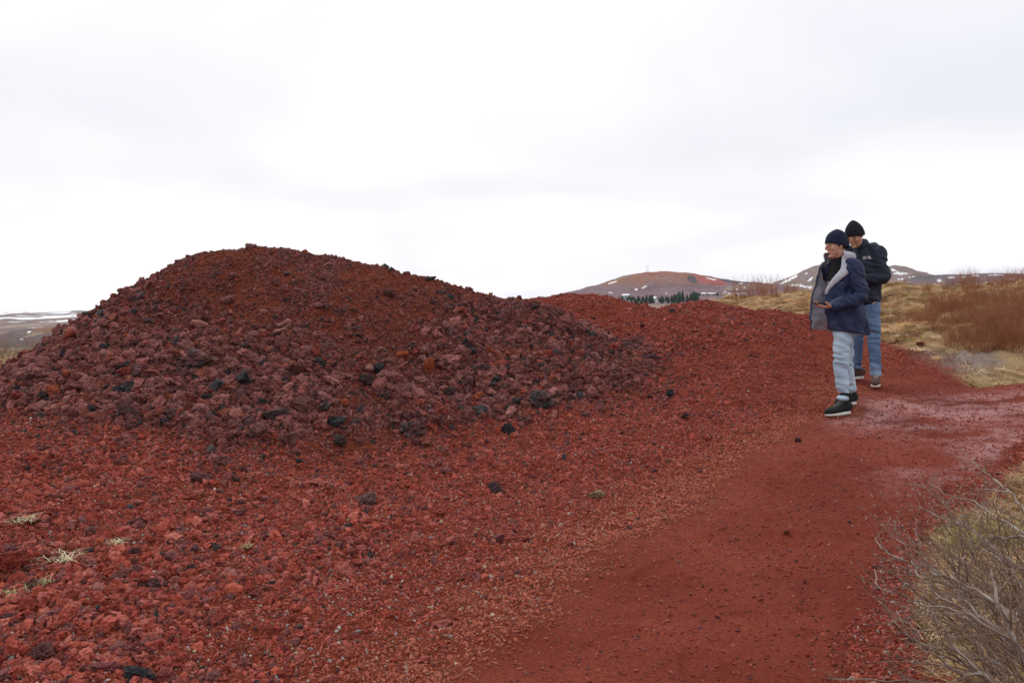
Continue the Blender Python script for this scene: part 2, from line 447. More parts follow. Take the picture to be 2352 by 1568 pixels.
# ------------------------------------------------------------------ instanced stuff (stones, grass)
def point_stuff(name, P, rot, scl, idxs, cols, coll, label, mats=None):
    me = bpy.data.meshes.new(name)
    me.vertices.add(len(P)); me.vertices.foreach_set('co', np.asarray(P, np.float32).ravel())
    a = me.attributes.new('rot', 'FLOAT_VECTOR', 'POINT'); a.data.foreach_set('vector', np.asarray(rot, np.float32).ravel())
    a = me.attributes.new('scl', 'FLOAT_VECTOR', 'POINT'); a.data.foreach_set('vector', np.asarray(scl, np.float32).ravel())
    a = me.attributes.new('idx', 'INT', 'POINT'); a.data.foreach_set('value', np.asarray(idxs, np.int32))
    cattr(me, 'col', cols)
    o = bpy.data.objects.new(name, me); COL.objects.link(o)
    ng = bpy.data.node_groups.new(name + '_spread', 'GeometryNodeTree')
    ng.interface.new_socket('Geometry', in_out='INPUT', socket_type='NodeSocketGeometry')
    ng.interface.new_socket('Geometry', in_out='OUTPUT', socket_type='NodeSocketGeometry')
    gi = N(ng, 'NodeGroupInput'); go = N(ng, 'NodeGroupOutput')
    ci = N(ng, 'GeometryNodeCollectionInfo'); ci.inputs['Collection'].default_value = coll
    ci.inputs['Separate Children'].default_value = True; ci.inputs['Reset Children'].default_value = True
    ip = N(ng, 'GeometryNodeInstanceOnPoints'); ip.inputs['Pick Instance'].default_value = True
    ar = N(ng, 'GeometryNodeInputNamedAttribute', data_type='FLOAT_VECTOR'); ar.inputs[0].default_value = 'rot'
    as_ = N(ng, 'GeometryNodeInputNamedAttribute', data_type='FLOAT_VECTOR'); as_.inputs[0].default_value = 'scl'
    ai = N(ng, 'GeometryNodeInputNamedAttribute', data_type='INT'); ai.inputs[0].default_value = 'idx'
    e2r = N(ng, 'FunctionNodeEulerToRotation')
    ng.links.new(gi.outputs[0], ip.inputs['Points']); ng.links.new(ci.outputs[0], ip.inputs['Instance'])
    ng.links.new(ai.outputs[0], ip.inputs['Instance Index']); ng.links.new(ar.outputs[0], e2r.inputs[0])
    ng.links.new(e2r.outputs[0], ip.inputs['Rotation']); ng.links.new(as_.outputs[0], ip.inputs['Scale'])
    ng.links.new(ip.outputs[0], go.inputs[0])
    md = o.modifiers.new('spread', 'NODES'); md.node_group = ng
    tag(o, label, kind='stuff')
    return o

def ico(sub):
    bm = bmesh.new(); bmesh.ops.create_icosphere(bm, subdivisions=sub, radius=1)
    V = np.array([v.co[:] for v in bm.verts]); F = np.array([[v.index for v in f.verts] for f in bm.faces]); bm.free()
    return V, F
ICO = {k: ico(k) for k in (3, 4, 5)}
def rock_shape(seed, sub=3, rough=1.0, facets=5):
    V, F = ICO[sub]; r = np.random.default_rng(seed)
    P = V.copy()
    for _ in range(facets):                       # broken faces
        n = r.normal(size=3); n /= np.linalg.norm(n); d = r.uniform(.45, .85)
        k = np.clip(P @ n - d, 0, None); P = P - k[:, None] * n * .9
    o = r.uniform(-50, 50, 3)
    a = fbm3(V * 1.1 + o, 3, seed); c = fbm3(V * 3.1 + o, 3, seed + 5); e = fbm3(V * 8.0 + o, 2, seed + 9)
    P = P * (1 + rough * (.62 * a + .60 * c - .30 * np.abs(c) + .34 * e))[:, None]
    P = P * r.uniform([.8, .65, .5], [1.25, 1.0, .8])
    P = P / np.abs(P).max()
    return P, F
ROCKS = bpy.data.collections.new('stone_shapes')
NV = 22
for i in range(NV):
    P, F = rock_shape(100 + i, 3, 1.25)
    o = mesh_obj('stone_%02d' % i, P, F, RM, smooth=False, link=False)
    ROCKS.objects.link(o)
PEBB = bpy.data.collections.new('grain_shapes')
for i in range(10):
    V, F = ico(2); P, _ = rock_shape(300 + i, 3, .7, 4)
    # low detail copy for the small grains
    Pd = V.copy(); r = np.random.default_rng(i)
    for _ in range(7):
        n = r.normal(size=3); n /= np.linalg.norm(n); d = r.uniform(.5, .8); k = np.clip(Pd @ n - d, 0, None); Pd = Pd - k[:, None] * n
    Pd = Pd * (1 + .5 * fbm3(V * 1.6 + i * 7, 2, i))[:, None] * r.uniform([.8, .7, .5], [1.2, 1, .8]); Pd /= np.abs(Pd).max()
    PEBB.objects.link(mesh_obj('grain_%02d' % i, Pd, F, RM, smooth=False, link=False))

def normals(x, y):
    e = .06; h = H(x, y, False)
    nx = -(H(x + e, y, False) - h) / e; ny = -(H(x, y + e, False) - h) / e
    n = np.stack([nx, ny, np.ones_like(nx)], 1)
    return n / np.linalg.norm(n, axis=1)[:, None]
def sample(dens, n, rmin, rmax, azmax=36):
    """n tries per class, spread evenly over the ground seen; dens(x,y) is a chance 0..1"""
    az = rng.uniform(rad(-azmax), rad(azmax), n); r = np.sqrt(rng.uniform(rmin ** 2, rmax ** 2, n))
    x = np.sin(az) * r; y = np.cos(az) * r
    k = rng.random(n) < dens(x, y)
    x = x[k]; y = y[k]
    nn = normals(x, y); z = H(x, y)
    v = CAM[None] - np.stack([x, y, z], 1); v /= np.linalg.norm(v, axis=1)[:, None]
    k = (nn * v).sum(1) > -.28
    return x[k], y[k], z[k], nn[k]
AREA = lambda a, b: (b * b - a * a) * rad(36)

PAL_RED = np.array([[.36, .075, .050], [.31, .052, .034], [.42, .115, .085], [.26, .045, .032], [.33, .065, .036], [.20, .054, .048], [.36, .098, .082], [.15, .050, .045]])
PAL_RED = PAL_RED * np.array([.98, 1.02, 1.02])
PAL_DRK = np.array([[.185, .058, .050], [.145, .045, .037], [.245, .088, .076], [.11, .038, .035], [.19, .048, .030], [.080, .035, .035], [.18, .068, .063], [.030, .029, .033]])
PAL_GRY = np.array([[.42, .38, .35], [.30, .30, .31], [.5, .42, .33], [.38, .28, .16]])
def colours(n, wdark, grey=0.0, bright=1.0):
    a = PAL_RED[rng.choice(8, n, p=[.22, .18, .13, .14, .12, .08, .08, .05])]
    b = PAL_DRK[rng.choice(8, n, p=[.22, .18, .15, .14, .09, .08, .08, .06])]
    k = (rng.random(n) < wdark)[:, None]; a = np.where((wdark > .5)[:, None], a * .72, a)
    c = np.where(k, b, a) * rng.uniform(.8, 1.22, (n, 1))
    c = np.where(((rng.random(n) < .012) & (wdark > .5))[:, None], np.array([[.26, .060, .024]]), c)
    g = PAL_GRY[rng.integers(0, 4, n)] * rng.uniform(.7, 1.1, (n, 1))
    c = np.where((rng.random(n) < grey)[:, None], g, c)
    return c * bright
def notred(x, y): return np.clip(1 - np.maximum(w_far(x, y), w_near(x, y)), 0, 1)
def gully(x, y):        # fine soil showing through on the tall mound
    return ss(fbm2(x * 1.35 + .12 * y, y * .5, 5, 81) + fbm2(x * 7, y * 7, 2, 84) * .45, -.26, .04) * (1 - .75 * base_band(x, y)) * w_mound(x, y)
def patch(x, y): return ss(fbm2(x * 1.0, y * 1.0, 3, 82), -.1, .25)
def base_band(x, y):    # the coarse lumps gather low on the tall mound
    m = ridge(x, y, C1, .555, .35, 1.2, 1.35) - base(x, y)
    return ss(m, -.02, .12) * (1 - ss(m, .35, 1.35))
def put(name, label, x, y, z, nn, size, cols, coll, nvar, sink=.12, lift=.25, flat=(.75, 1.0)):
    n = len(x)
    P = np.stack([x, y, z], 1) + nn * (size * rng.uniform(-sink, lift, n))[:, None]
    rot = rng.uniform(-math.pi, math.pi, (n, 3))
    rot[:, :2] *= .35
    scl = size[:, None] * np.stack([rng.uniform(.8, 1.15, n), rng.uniform(.75, 1.05, n), rng.uniform(flat[0], flat[1], n)], 1)
    return point_stuff(name, P, rot, scl, rng.integers(0, nvar, n), cols, coll, label)

# 1 coarse scree on the tall mound
R0, R9 = 5.5, 14
def w_spill(x, y):      # the scree runs out thinly past the foot of the slope
    m = ridge(x, y, C1, .555, .35, 1.2, 1.35) - base(x, y) + fbm2(x * 1.3, y * 1.3, 5, 51) * .5
    return ss(m, -.62, .12) ** 2.0 * (1 - w_far(x, y))
x, y, z, nn = sample(lambda x, y: w_spill(x, y) * notred(x, y) * (1 - .85 * gully(x, y)) * (.45 + .55 * base_band(x, y)), int(AREA(R0, R9) * 1500), R0, R9)
bb = base_band(x, y)
size = np.exp(rng.normal(math.log(.0165), .48, len(x))) * (1 + 1.25 * bb * ss(fbm2(x * .8, y * .8, 3, 85), -.3, .15))
size = np.clip(size, .009, .095)
put('scree', 'dark purplish red lava scree covering the tall mound', x, y, z, nn, size, colours(len(x), np.full(len(x), .93)), ROCKS, NV, lift=.5)
# 2 fine scree on the tall mound
x, y, z, nn = sample(lambda x, y: w_mound(x, y) * notred(x, y) * (1 - .75 * gully(x, y)), int(AREA(R0, R9) * 3600), R0, R9)
size = np.clip(np.exp(rng.normal(math.log(.0115), .35, len(x))), .006, .025)
gu = gully(x, y)[:, None] * .8
put('scree', 'small broken lava filling the gaps of the tall mound', x, y, z, nn, size, colours(len(x), np.full(len(x), .85)) * (1 - gu) + gu * np.array([[.20, .042, .020]]), PEBB, 10, lift=.5)
# 3 apron and low mounds
notp = lambda x, y: notred(x, y) * (1 - w_mound(x, y)) * (1 - ss(w_path(x, y), .05, .75))
x, y, z, nn = sample(lambda x, y: notp(x, y) * (.35 + .65 * patch(x, y)) * (1 - .65 * ss(x - path_left(y), -1.6, 0)), int(AREA(2.2, 16) * 1150), 2.2, 16)
lf = ss(-x, -.5, 2.5) * (1 - ss(y, 4, 8))
size = np.clip(np.exp(rng.normal(math.log(.0175), .36, len(x))) * (1 + .5 * lf) * (1 - .35 * ss(x - path_left(y), -1.8, 0)), .007, .06)
wd = .16 + .5 * lf * 0 + .0 * x
put('gravel', 'bright red lava gravel between the tall mound and the path', x, y, z, nn, size, colours(len(x), wd, .03 * (size < .012)), ROCKS, NV, lift=.4)
# 4 fine grains near the eye and thinning on to the path
def d4(x, y):
    p = w_path(x, y); r = np.hypot(x, y)
    return notred(x, y) * (1 - w_mound(x, y)) * (1 - .85 * ss(p, .3, .95)) * (1 - .75 * ss(r, 6, 13))
x, y, z, nn = sample(d4, int(AREA(2.2, 16) * 6000), 2.2, 16)
size = np.clip(np.exp(rng.normal(math.log(.0072), .38, len(x))), .003, .018)
tan_edge = ss(x - path_left(y), -.9, -.1) * (1 - ss(x - path_left(y), .1, .6))
cc = colours(len(x), np.full(len(x), .06), (.055 * ss(7 - y, 0, 3) + .01) * (1 - ss(w_path(x, y), .2, .7)), 1.05) * (1 - .22 * ss(w_path(x, y), .2, .7))[:, None]
cc = cc * (1 - .30 * tan_edge[:, None]) + np.array([[.52, .20, .11]]) * .30 * tan_edge[:, None]
put('gravel', 'fine red and grey grit filling the ground before the path', x, y, z, nn, size, cc, PEBB, 10, lift=.3)
# 5 few crumbs on the path itself
x, y, z, nn = sample(lambda x, y: ss(w_path(x, y), .4, .8) * (.25 + .75 * ss(fbm2(x * 1.7, y * 1.7, 3, 83), 0, .25)), int(AREA(2.2, 9.5) * 700), 2.2, 9.5)
size = np.clip(np.exp(rng.normal(math.log(.0034), .40, len(x))), .0018, .010)
put('gravel', 'scattered crumbs of red grit on the trodden path', x, y, z, nn, size, colours(len(x), np.full(len(x), .1), .03, .8), PEBB, 10, lift=.2)

# ------------------------------------------------------------------ distant hills
def proj(P):
    d = P - CAM
    zf = d @ _f
    return W0 / 2 + (d @ _R) / zf * FPX, H0 / 2 - (d @ _U) / zf * FPX
def hill_material():
    m, t, b = mat('heath_slope', .97, .2)
    a = att(t, 'col'); geo = N(t, 'ShaderNodeNewGeometry')
    n = tex_noise(t, geo.outputs['Position'], .12, 5, .65)
    f = ramp(t, n.outputs['Fac'], [(.3, .78), (.7, 1.22)]).outputs[0]
    t.links.new(mixc(t, 1.0, a.outputs['Color'], f, 'MULTIPLY'), b.inputs['Base Color'])
    return m
HM = hill_material()
def hill(sil, depth, front, back, zb, colf, na, nr, amp, label):
    pts = np.array([at(u, v, depth) for u, v in sil])
    azs = np.arctan2(pts[:, 0], pts[:, 1]); el = (pts[:, 2] - 0) / np.hypot(pts[:, 0], pts[:, 1])
    az = np.linspace(azs[0], azs[-1], na)
    e = np.interp(az, azs, el)
    k = np.exp(-np.linspace(-2, 2, 9) ** 2); k /= k.sum()
    e = np.convolve(np.pad(e, 4, 'edge'), k, 'valid')
    t = np.linspace(-1, 1, nr)
    A, T = np.meshgrid(az, t)
    E = np.broadcast_to(e, A.shape)
    Rr = depth + np.where(T < 0, T * front, T * back)
    zr = E * depth / np.cos(A) * np.cos(A)
    pr = np.clip(1 - np.abs(T) ** 1.35, 0, 1)
    pr = pr * .6 + .4 * ss(1 - np.abs(T), 0, 1)
    X_ = np.sin(A) * Rr; Y_ = np.cos(A) * Rr
    Zr = E * depth
    Z_ = zb + (Zr - zb) * pr + amp * fbm2(X_ * .012, Y_ * .012, 5, 7) * (1 - pr) * 4 * pr + amp * .12 * fbm2(X_ * .05, Y_ * .05, 3, 9) * pr
    V = np.stack([X_.ravel(), Y_.ravel(), Z_.ravel()], 1)
    ii = np.arange(na * nr).reshape(nr, na)
    F = np.stack([ii[:-1, :-1], ii[:-1, 1:], ii[1:, 1:], ii[1:, :-1]], -1).reshape(-1, 4)
    o = mesh_obj('hill', V, F, HM)
    u, v = proj(V)
    cattr(o.data, 'col', colf(V, u, v, (1 - np.abs(T)).ravel(), A.ravel()))
    tag(o, label, kind='structure')
    return o
def blob(u, v, cu, cv, ru, rv, ang=0.0, s=0, wob=.5):
    c, n = math.cos(ang), math.sin(ang)
    a = ((u - cu) * c + (v - cv) * n) / ru; b = (-(u - cu) * n + (v - cv) * c) / rv
    return 1 - ss(a * a + b * b + wob * fbm2(u * .12, v * .3, 3, s), .75, 1.15)
def lay(c, w_, col): return c * (1 - w_[:, None]) + np.array([col]) * w_[:, None]
def col_red_hill(V, u, v, t, A):
    n = fbm2(u * .03, v * .10, 4, 3); n2 = fbm2(u * .09, v * .35, 4, 4)
    c = np.tile(np.array([[.175, .115, .125]]), (len(u), 1))
    c = lay(c, ss((655 - v) / 22 + n * 1.3, -.2, .7), (.22, .105, .075))
    c = lay(c, ss(n2 + (648 - v) * .02, .05, .35) * .5, (.26, .135, .095))
    c = lay(c, blob(u, v, 1425, 636, 34, 4, -.25, 8) * .7, (.20, .19, .15))
    c = lay(c, blob(u, v, 1500, 628, 60, 4, 0, 9) * .5, (.27, .09, .075))
    c = lay(c, blob(u, v, 1628, 644, 42, 9, .20, 11, .3), (.30, .085, .075))
    c = lay(c, blob(u, v, 1645, 652, 20, 3, .0, 14, .3) * .6, (.2, .04, .04))
    c = lay(c, blob(u, v, 1590, 642, 13, 8, .55, 12, .3), (.07, .06, .075))
    c = lay(c, blob(u, v, 1690, 646, 34, 4.5, .08, 13, .3), (.075, .06, .07))
    c = lay(c, blob(u, v, 1700, 661, 40, 5, .0, 15, .9) * .6, (.30, .25, .19))
    for cu, cv, ru, rv, an in ((1408, 648.5, 11, 1.6, -.3), (1460, 665, 8, 1.5, -.4), (1478, 660, 8, 1.3, -.4), (1633, 640.5, 12, 1.9, .2), (1402, 672, 5, 1, 0),
                               (1702, 651, 6, 1.6, 0), (1693, 664, 3, 1.2, 0), (1710, 660, 3, 1.2, 0), (1666, 669, 5, 1.2, 0), (1530, 673, 3, 1, 0), (1625, 673, 24, 1.1, 0)):
        c = lay(c, blob(u, v, cu, cv, ru, rv * .8, an, 20, .9), (.82, .82, .85))
    return c
def col_mountain(V, u, v, t, A):
    n = fbm2(u * .04, v * .12, 4, 33); n2 = fbm2(u * .07, v * .25, 4, 34)
    c = np.tile(np.array([[.20, .145, .14]]), (len(u), 1))
    c = lay(c, ss(n, -.1, .3) * .7, (.27, .20, .165))
    c = lay(c, ss(n2, .08, .3) * .6, (.12, .085, .09))
    c = lay(c, ss(n - n2 + (v - 640) * .01, .15, .5) * .5, (.16, .14, .09))
    for cu, cv, ru, rv, an in ((1806, 646, 16, 3, -.45), (1822, 637, 12, 3, -.5), (1861, 641, 8, 2.0, -.45), (1826, 655, 16, 1.6, 0), (1852, 658, 14, 1.3, .1), (1803, 657, 12, 1.6, 0), (1790, 652, 8, 1.3, 0),
                               (2071, 628, 18, 2, -.03), (2068, 641, 9, 1.3, 0), (2052, 620, 6, 2, .3), (2063, 624, 4, 1.2, 0), (2092, 637, 10, 1.2, -.3), (1852, 628, 4, 1.4, -.3), (1770, 668, 9, 1.2, 0), (1748, 663, 6, 1.2, 0)):
        c = lay(c, blob(u, v, cu, cv, ru, rv, an, 44, 1.0), (.84, .84, .88))
    return c
def col_ridge(V, u, v, t, A):
    n = fbm2(u * .03, v * .2, 4, 53)
    c = np.tile(np.array([[.125, .09, .105]]), (len(u), 1))
    c = lay(c, ss(n, 0, .3) * .5, (.20, .13, .11))
    c = lay(c, blob(u, v, 2110, 636, 40, 5, 0, 52, 1.2) * .7, (.055, .075, .07))
    for cu, cv, ru, rv, an in ((2185, 637, 9, 1.5, 0), (2212, 636, 6, 1.3, 0), (2290, 631.5, 22, 1.3, 0), (2240, 633, 10, 1.2, 0), (2262, 647, 14, 1.2, 0), (2155, 646, 9, 2, 0), (2320, 640, 10, 1.2, 0)):
        c = lay(c, blob(u, v, cu, cv, ru, rv, an, 54, .5), (.82, .83, .87))
    return c
def col_left(V, u, v, t, A):
    n = fbm2(u * .04, v * .15, 4, 63)
    c = np.tile(np.array([[.115, .08, .09]]), (len(u), 1))
    c = lay(c, blob(u, v, 105, 758, 38, 9, -.1, 62, .7), (.20, .10, .065))
    c = lay(c, ss(n, .05, .25) * .5, (.17, .13, .10))
    c = lay(c, blob(u, v, 75, 769, 24, 2.5, -.2, 64, .5), (.26, .21, .13))
    for cu, cv, ru, rv in ((67, 762, 4, 2), (51, 778, 5, 1)):
        c = lay(c, blob(u, v, cu, cv, ru, rv, -.3, 66, .3), (.8, .8, .84))
    return c
hill([(1180, 694), (1230, 688), (1280, 677), (1340, 663), (1386, 650), (1430, 635), (1482, 626), (1529, 624), (1573, 625.5), (1618, 633), (1662, 642), (1707, 647), (1743, 648), (1766, 652), (1800, 658), (1850, 664), (1920, 672), (1980, 676)],
     1500, 480, 500, -9, col_red_hill, 620, 260, 26, 'broad bare red-brown hill with a red quarry scar and two masts on top')
hill([(1640, 690), (1700, 668), (1740, 658), (1772, 653), (1800, 642), (1830, 630), (1850, 620), (1872, 611), (1890, 608), (1910, 611), (1960, 612), (2000, 614), (2040, 613), (2080, 617), (2110, 625), (2150, 634), (2200, 642), (2300, 655)],
     2100, 900, 700, -10, col_mountain, 620, 300, 40, 'grey-brown mountain streaked with snow behind the two men')
hill([(2020, 655), (2080, 640), (2120, 633), (2160, 631), (2220, 630), (2280, 627), (2352, 628), (2420, 627), (2520, 630), (2700, 640)],
     1300, 500, 400, -8, col_ridge, 300, 80, 12, 'low dark heath ridge with snow lines at the right horizon')
hill([(-260, 790), (-120, 778), (0, 768), (34, 757), (80, 752), (113, 748.5), (132, 750), (196, 747), (260, 750), (400, 756), (560, 762)],
     520, 160, 120, -16, col_left, 300, 80, 5, 'low dark hill with a brown crown left of the tall mound')

# ------------------------------------------------------------------ masts, houses, spruces far away
MET = plain('galvanised_steel', (.35, .36, .38), .5)
def tube(mb, pts, rads, k=6, cap=True):
    P = np.asarray(pts, float); n = len(P)
    T = np.gradient(P, axis=0); T /= np.linalg.norm(T, axis=1)[:, None] + 1e-12
    ref = np.array([0, 0, 1.0]) if abs(T[0][2]) < .9 else np.array([1.0, 0, 0])
    V = []
    a = np.cross(T[0], ref); a /= np.linalg.norm(a)
    for i in range(n):
        a = a - T[i] * (a @ T[i]); a /= np.linalg.norm(a) + 1e-12; b_ = np.cross(T[i], a)
        for j in range(k):
            q_ = 2 * math.pi * j / k
            V.append(P[i] + rads[i] * (math.cos(q_) * a + math.sin(q_) * b_))
    F = [(i * k + j, i * k + (j + 1) % k, (i + 1) * k + (j + 1) % k, (i + 1) * k + j) for i in range(n - 1) for j in range(k)]
    if cap: F += [tuple(range(k))[::-1], tuple(range((n - 1) * k, n * k))]
    mb.add(V, F)
for k_, (u, v0, v1, d_, lab) in enumerate(((1485, 627.5, 613, 1495, 'shorter mast on the hilltop, nearer the left slope'), (1488.5, 627, 607, 1505, 'taller thin mast on the hilltop beside the shorter one'))):
    b0 = at(u, v0, d_); b1 = at(u - .6, v1, d_); hgt = b1[2] - b0[2]
    r = empty('antenna_mast', b0); tag(r, lab, 'mast', 'masts on the red-brown hill')
    mb = MB()
    for a_ in range(3):
        q_ = a_ * 2.094; tube(mb, [(math.cos(q_) * .6, math.sin(q_) * .6, 0), (math.cos(q_) * .12, math.sin(q_) * .12, hgt)], [.12, .08], 5)
    for z_ in np.linspace(.8, hgt - 1, 9):
        rr_ = .6 - .48 * z_ / hgt
        for a_ in range(3):
            q_ = a_ * 2.094; tube(mb, [(math.cos(q_) * rr_, math.sin(q_) * rr_, z_), (math.cos(q_ + 2.094) * rr_, math.sin(q_ + 2.094) * rr_, z_ + .5)], [.05, .05], 4)
    mb.build('lattice', MET, r)
    mb = MB(); tube(mb, [(0, 0, hgt - .5), (0, 0, hgt + 2.2)], [.07, .04], 5); mb.build('antenna', MET, r)
    mb = MB(); tube(mb, [(-.5, 0, hgt * .8), (.5, 0, hgt * .8)], [.25, .25], 8); mb.build('drum', MET, r)

WALLM = {0: plain('pale_wall', (.62, .66, .70), .7, .1), 1: plain('blue_grey_wall', (.34, .40, .46), .7, .1)}
ROOFM = {0: plain('pale_roof', (.72, .75, .80), .5, .08), 1: plain('grey_roof', (.30, .31, .34), .6, .1)}
DKM = plain('dark_pane', (.04, .05, .06), .2)
def house(u, v, d_, wd, dp, ht, rz, wm_, rm_, lab):
    p = at(u, v, d_)
    r = empty('house', p, rz); tag(r, lab, 'house', 'small houses below the hill')
    a, b_, h = wd / 2, dp / 2, ht
    mesh_obj('wall', [(-a, -b_, -2), (a, -b_, -2), (a, b_, -2), (-a, b_, -2), (-a, -b_, h), (a, -b_, h), (a, b_, h), (-a, b_, h), (0, -b_, h + a * .55), (0, b_, h + a * .55)],
             [(0, 1, 5, 8, 4), (1, 2, 6, 5), (2, 3, 7, 9, 6), (3, 0, 4, 7), (3, 2, 1, 0)], WALLM[wm_], r, False)
    o_ = .35; t_ = .22; e = a + o_; ze = h - o_ * .55; zt = h + a * .55
    V = []
    for s_ in (-1, 1):
        y_ = s_ * (b_ + o_)
        V += [(-e, y_, ze + .02), (0, y_, zt + .02), (e, y_, ze + .02), (e, y_, ze + t_), (0, y_, zt + t_), (-e, y_, ze + t_)]
    mesh_obj('roof', V, [(0, 1, 4, 5), (1, 2, 3, 4), (6, 11, 10, 7), (7, 10, 9, 8), (5, 4, 10, 11), (4, 3, 9, 10), (0, 6, 7, 1), (1, 7, 8, 2), (0, 5, 11, 6), (2, 8, 9, 3)], ROOFM[rm_], r, False)
    for s_ in (-1, 1):
        x_ = s_ * a * .5
        mesh_obj('window', [(x_ - .55, -b_ - .06, 1.0), (x_ + .55, -b_ - .06, 1.0), (x_ + .55, -b_ - .06, 2.0), (x_ - .55, -b_ - .06, 2.0), (x_ - .55, -b_ + .1, 1.0), (x_ + .55, -b_ + .1, 1.0), (x_ + .55, -b_ + .1, 2.0), (x_ - .55, -b_ + .1, 2.0)],
                 [(0, 1, 2, 3), (0, 4, 5, 1), (1, 5, 6, 2), (2, 6, 7, 3), (3, 7, 4, 0)], DKM, r, False)
for a_ in ((1665, 680, 1050, 5.5, 8, 2.6, .25, 0, 0, 'first from the left of the row of pale gabled houses right of the spruces'),
           (1675, 680.5, 1050, 5.5, 8, 3.0, .25, 0, 0, 'second house in the pale row, touching the first'),
           (1692, 680, 1060, 5.0, 8, 2.6, .25, 0, 0, 'third house in the pale row, after the gap'),
           (1706, 679, 1060, 5.5, 8, 2.8, .25, 0, 0, 'rightmost of the row of pale gabled houses'),
           (1501, 690, 690, 4.2, 5.5, 1.8, .9, 0, 0, 'small pale roofed cabin in the gap between the two spruce clumps'),
           (1438, 683, 760, 4.2, 6, 1.9, 1.2, 1, 0, 'small blue-grey cabin with pale roof above the left spruce clump')):
    house(*a_)

CRM = plain('spruce_needles', (.052, .092, .066), .9, .45, 1.5, .5, .05)
TRM = plain('bark_brown', (.12, .085, .06), .9, .3, 12)
def spruce_mesh(seed):
    r = np.random.default_rng(seed); V = []; F = []
    for i in range(13):
        z0 = .06 + i / 13 * .9; R_ = (1 - z0) * .42 + .03
        n = 14
        for j in range(n):
            q_ = 2 * math.pi * (j + r.uniform(-.4, .4)) / n; l = R_ * r.uniform(.6, 1.25); dz = r.uniform(-.05, -.01)
            k = len(V); w_ = .05 + .05 * (1 - z0)
            tx, ty = -math.sin(q_), math.cos(q_)
            V += [(tx * w_, ty * w_, z0 + .05), (-tx * w_, -ty * w_, z0 + .05), (math.cos(q_) * l - tx * w_ * .6, math.sin(q_) * l - ty * w_ * .6, z0 + dz), (math.cos(q_) * l * 1.08, math.sin(q_) * l * 1.08, z0 + dz - .012), (math.cos(q_) * l + tx * w_ * .6, math.sin(q_) * l + ty * w_ * .6, z0 + dz)]
            F += [(k, k + 1, k + 2), (k, k + 2, k + 4), (k + 2, k + 3, k + 4)]
    return V, F
SPR = [mesh_obj('crown', *spruce_mesh(i), CRM, None, False, link=False).data for i in range(5)]
mb = MB(); tube(mb, [(0, 0, -.05), (0, 0, .5), (0, 0, .97)], [.022, .014, .004], 6); TRK = mb.build('trunk', TRM); tmesh = TRK.data; bpy.data.objects.remove(TRK)
def spruce(u, v, d_, h, lab, grp):
    p = at(u, v, d_)
    r = empty('spruce_tree', p, random.uniform(0, 6.28)); tag(r, lab, 'tree', grp); r.scale = (h * random.uniform(.75, 1.0),) * 2 + (h,)
    for nm, me in (('crown', random.choice(SPR)), ('trunk', tmesh)):
        o = bpy.data.objects.new(nm, me); COL.objects.link(o); o.parent = r
for i in range(52):
    u = random.uniform(1416, 1500); t_ = (u - 1416) / 84
    spruce(u, 694 + random.uniform(-4, 6) - 5 * (1 - t_), random.uniform(640, 700), (2.6 + 4.0 * t_ ** 1.5) * random.uniform(.75, 1.1), 'dark green spruce in the clump lower left of the pale cabin', 'spruces left of the pale cabin')
for i in range(54):
    u = random.uniform(1512, 1602); t_ = ss(u, 1540, 1560) * (1 - .25 * ss(u, 1590, 1602))
    spruce(u, 692 + random.uniform(-4, 5), random.uniform(620, 680), (4.0 + 3.4 * t_) * random.uniform(.75, 1.1), 'dark green spruce in the taller clump right of the pale cabin', 'spruces right of the pale cabin')
for i in range(36):
    u = random.uniform(1596, 1668)
    spruce(u, 679 + random.uniform(-1.5, 2), random.uniform(950, 1000), random.uniform(2.2, 3.8), 'small spruce in the thin row leading to the pale houses', 'spruces in the thin far row')
for i in range(26):
    u = random.uniform(1540, 1655)
    spruce(u, 699 + random.uniform(-3, 5), random.uniform(520, 560), random.uniform(1.8, 3.4), 'young spruce in front of the clumps, just above the red mounds', 'young spruces just above the red mounds')

# ------------------------------------------------------------------ twiggy shrubs
def grow(mb, p, d, L, r0, lvl, rg, spread=.5, up=.25, k=4, br=3, tip=None):
    n = max(4, int(5 + L * 6)); pts = [np.array(p, float)]; dd = np.array(d, float); dd /= np.linalg.norm(dd)
    for i in range(n):
        dd = dd + rg.normal(0, .13, 3) + np.array([0, 0, up * .10]); dd /= np.linalg.norm(dd)
        pts.append(pts[-1] + dd * L / n)
    rads = np.linspace(r0, r0 * .35, n + 1)
    tube(mb, pts, rads, k, False)
    if tip is not None and lvl == 0: tip.append((pts[-1], dd))
    if lvl > 0:
        for _ in range(br):
            i = rg.integers(1, n); q_ = pts[i]
            side = rg.normal(size=3); side -= dd * (side @ dd); side /= np.linalg.norm(side)
            nd = dd * .9 + side * spread * rg.uniform(.6, 1.5) + np.array([0, 0, up * .5])
            grow(mb, q_, nd, L * rg.uniform(.35, .65), rads[i] * .65, lvl - 1, rg, spread, up, k, br, tip)
    return pts
WILM = plain('willow_twigs', (.33, .135, .068), .8, .35, 6)
BIRM = plain('birch_twigs', (.26, .20, .15), .85, .4, 6)
def upright(seed, n, h, wide, r0):
    rg = np.random.default_rng(seed); mb = MB()
    for i in range(n):
        a = rg.uniform(0, 6.28); rr_ = wide * math.sqrt(rg.random()) * .6
        p = (math.cos(a) * rr_, math.sin(a) * rr_, -.06); o_ = rg.uniform(.1, .45)
        grow(mb, p, (math.cos(a) * o_, math.sin(a) * o_, 1), h * rg.uniform(.45, 1.05), r0, 2, rg, .38, .7, 3, 3)
    return mb
WIL = [upright(20 + i, 44, .95, .5, .006) .build('shrub', WILM) for i in range(3)]
BIR = [upright(40 + i, 30, 1.15, .55, .007).build('shrub', BIRM) for i in range(2)]
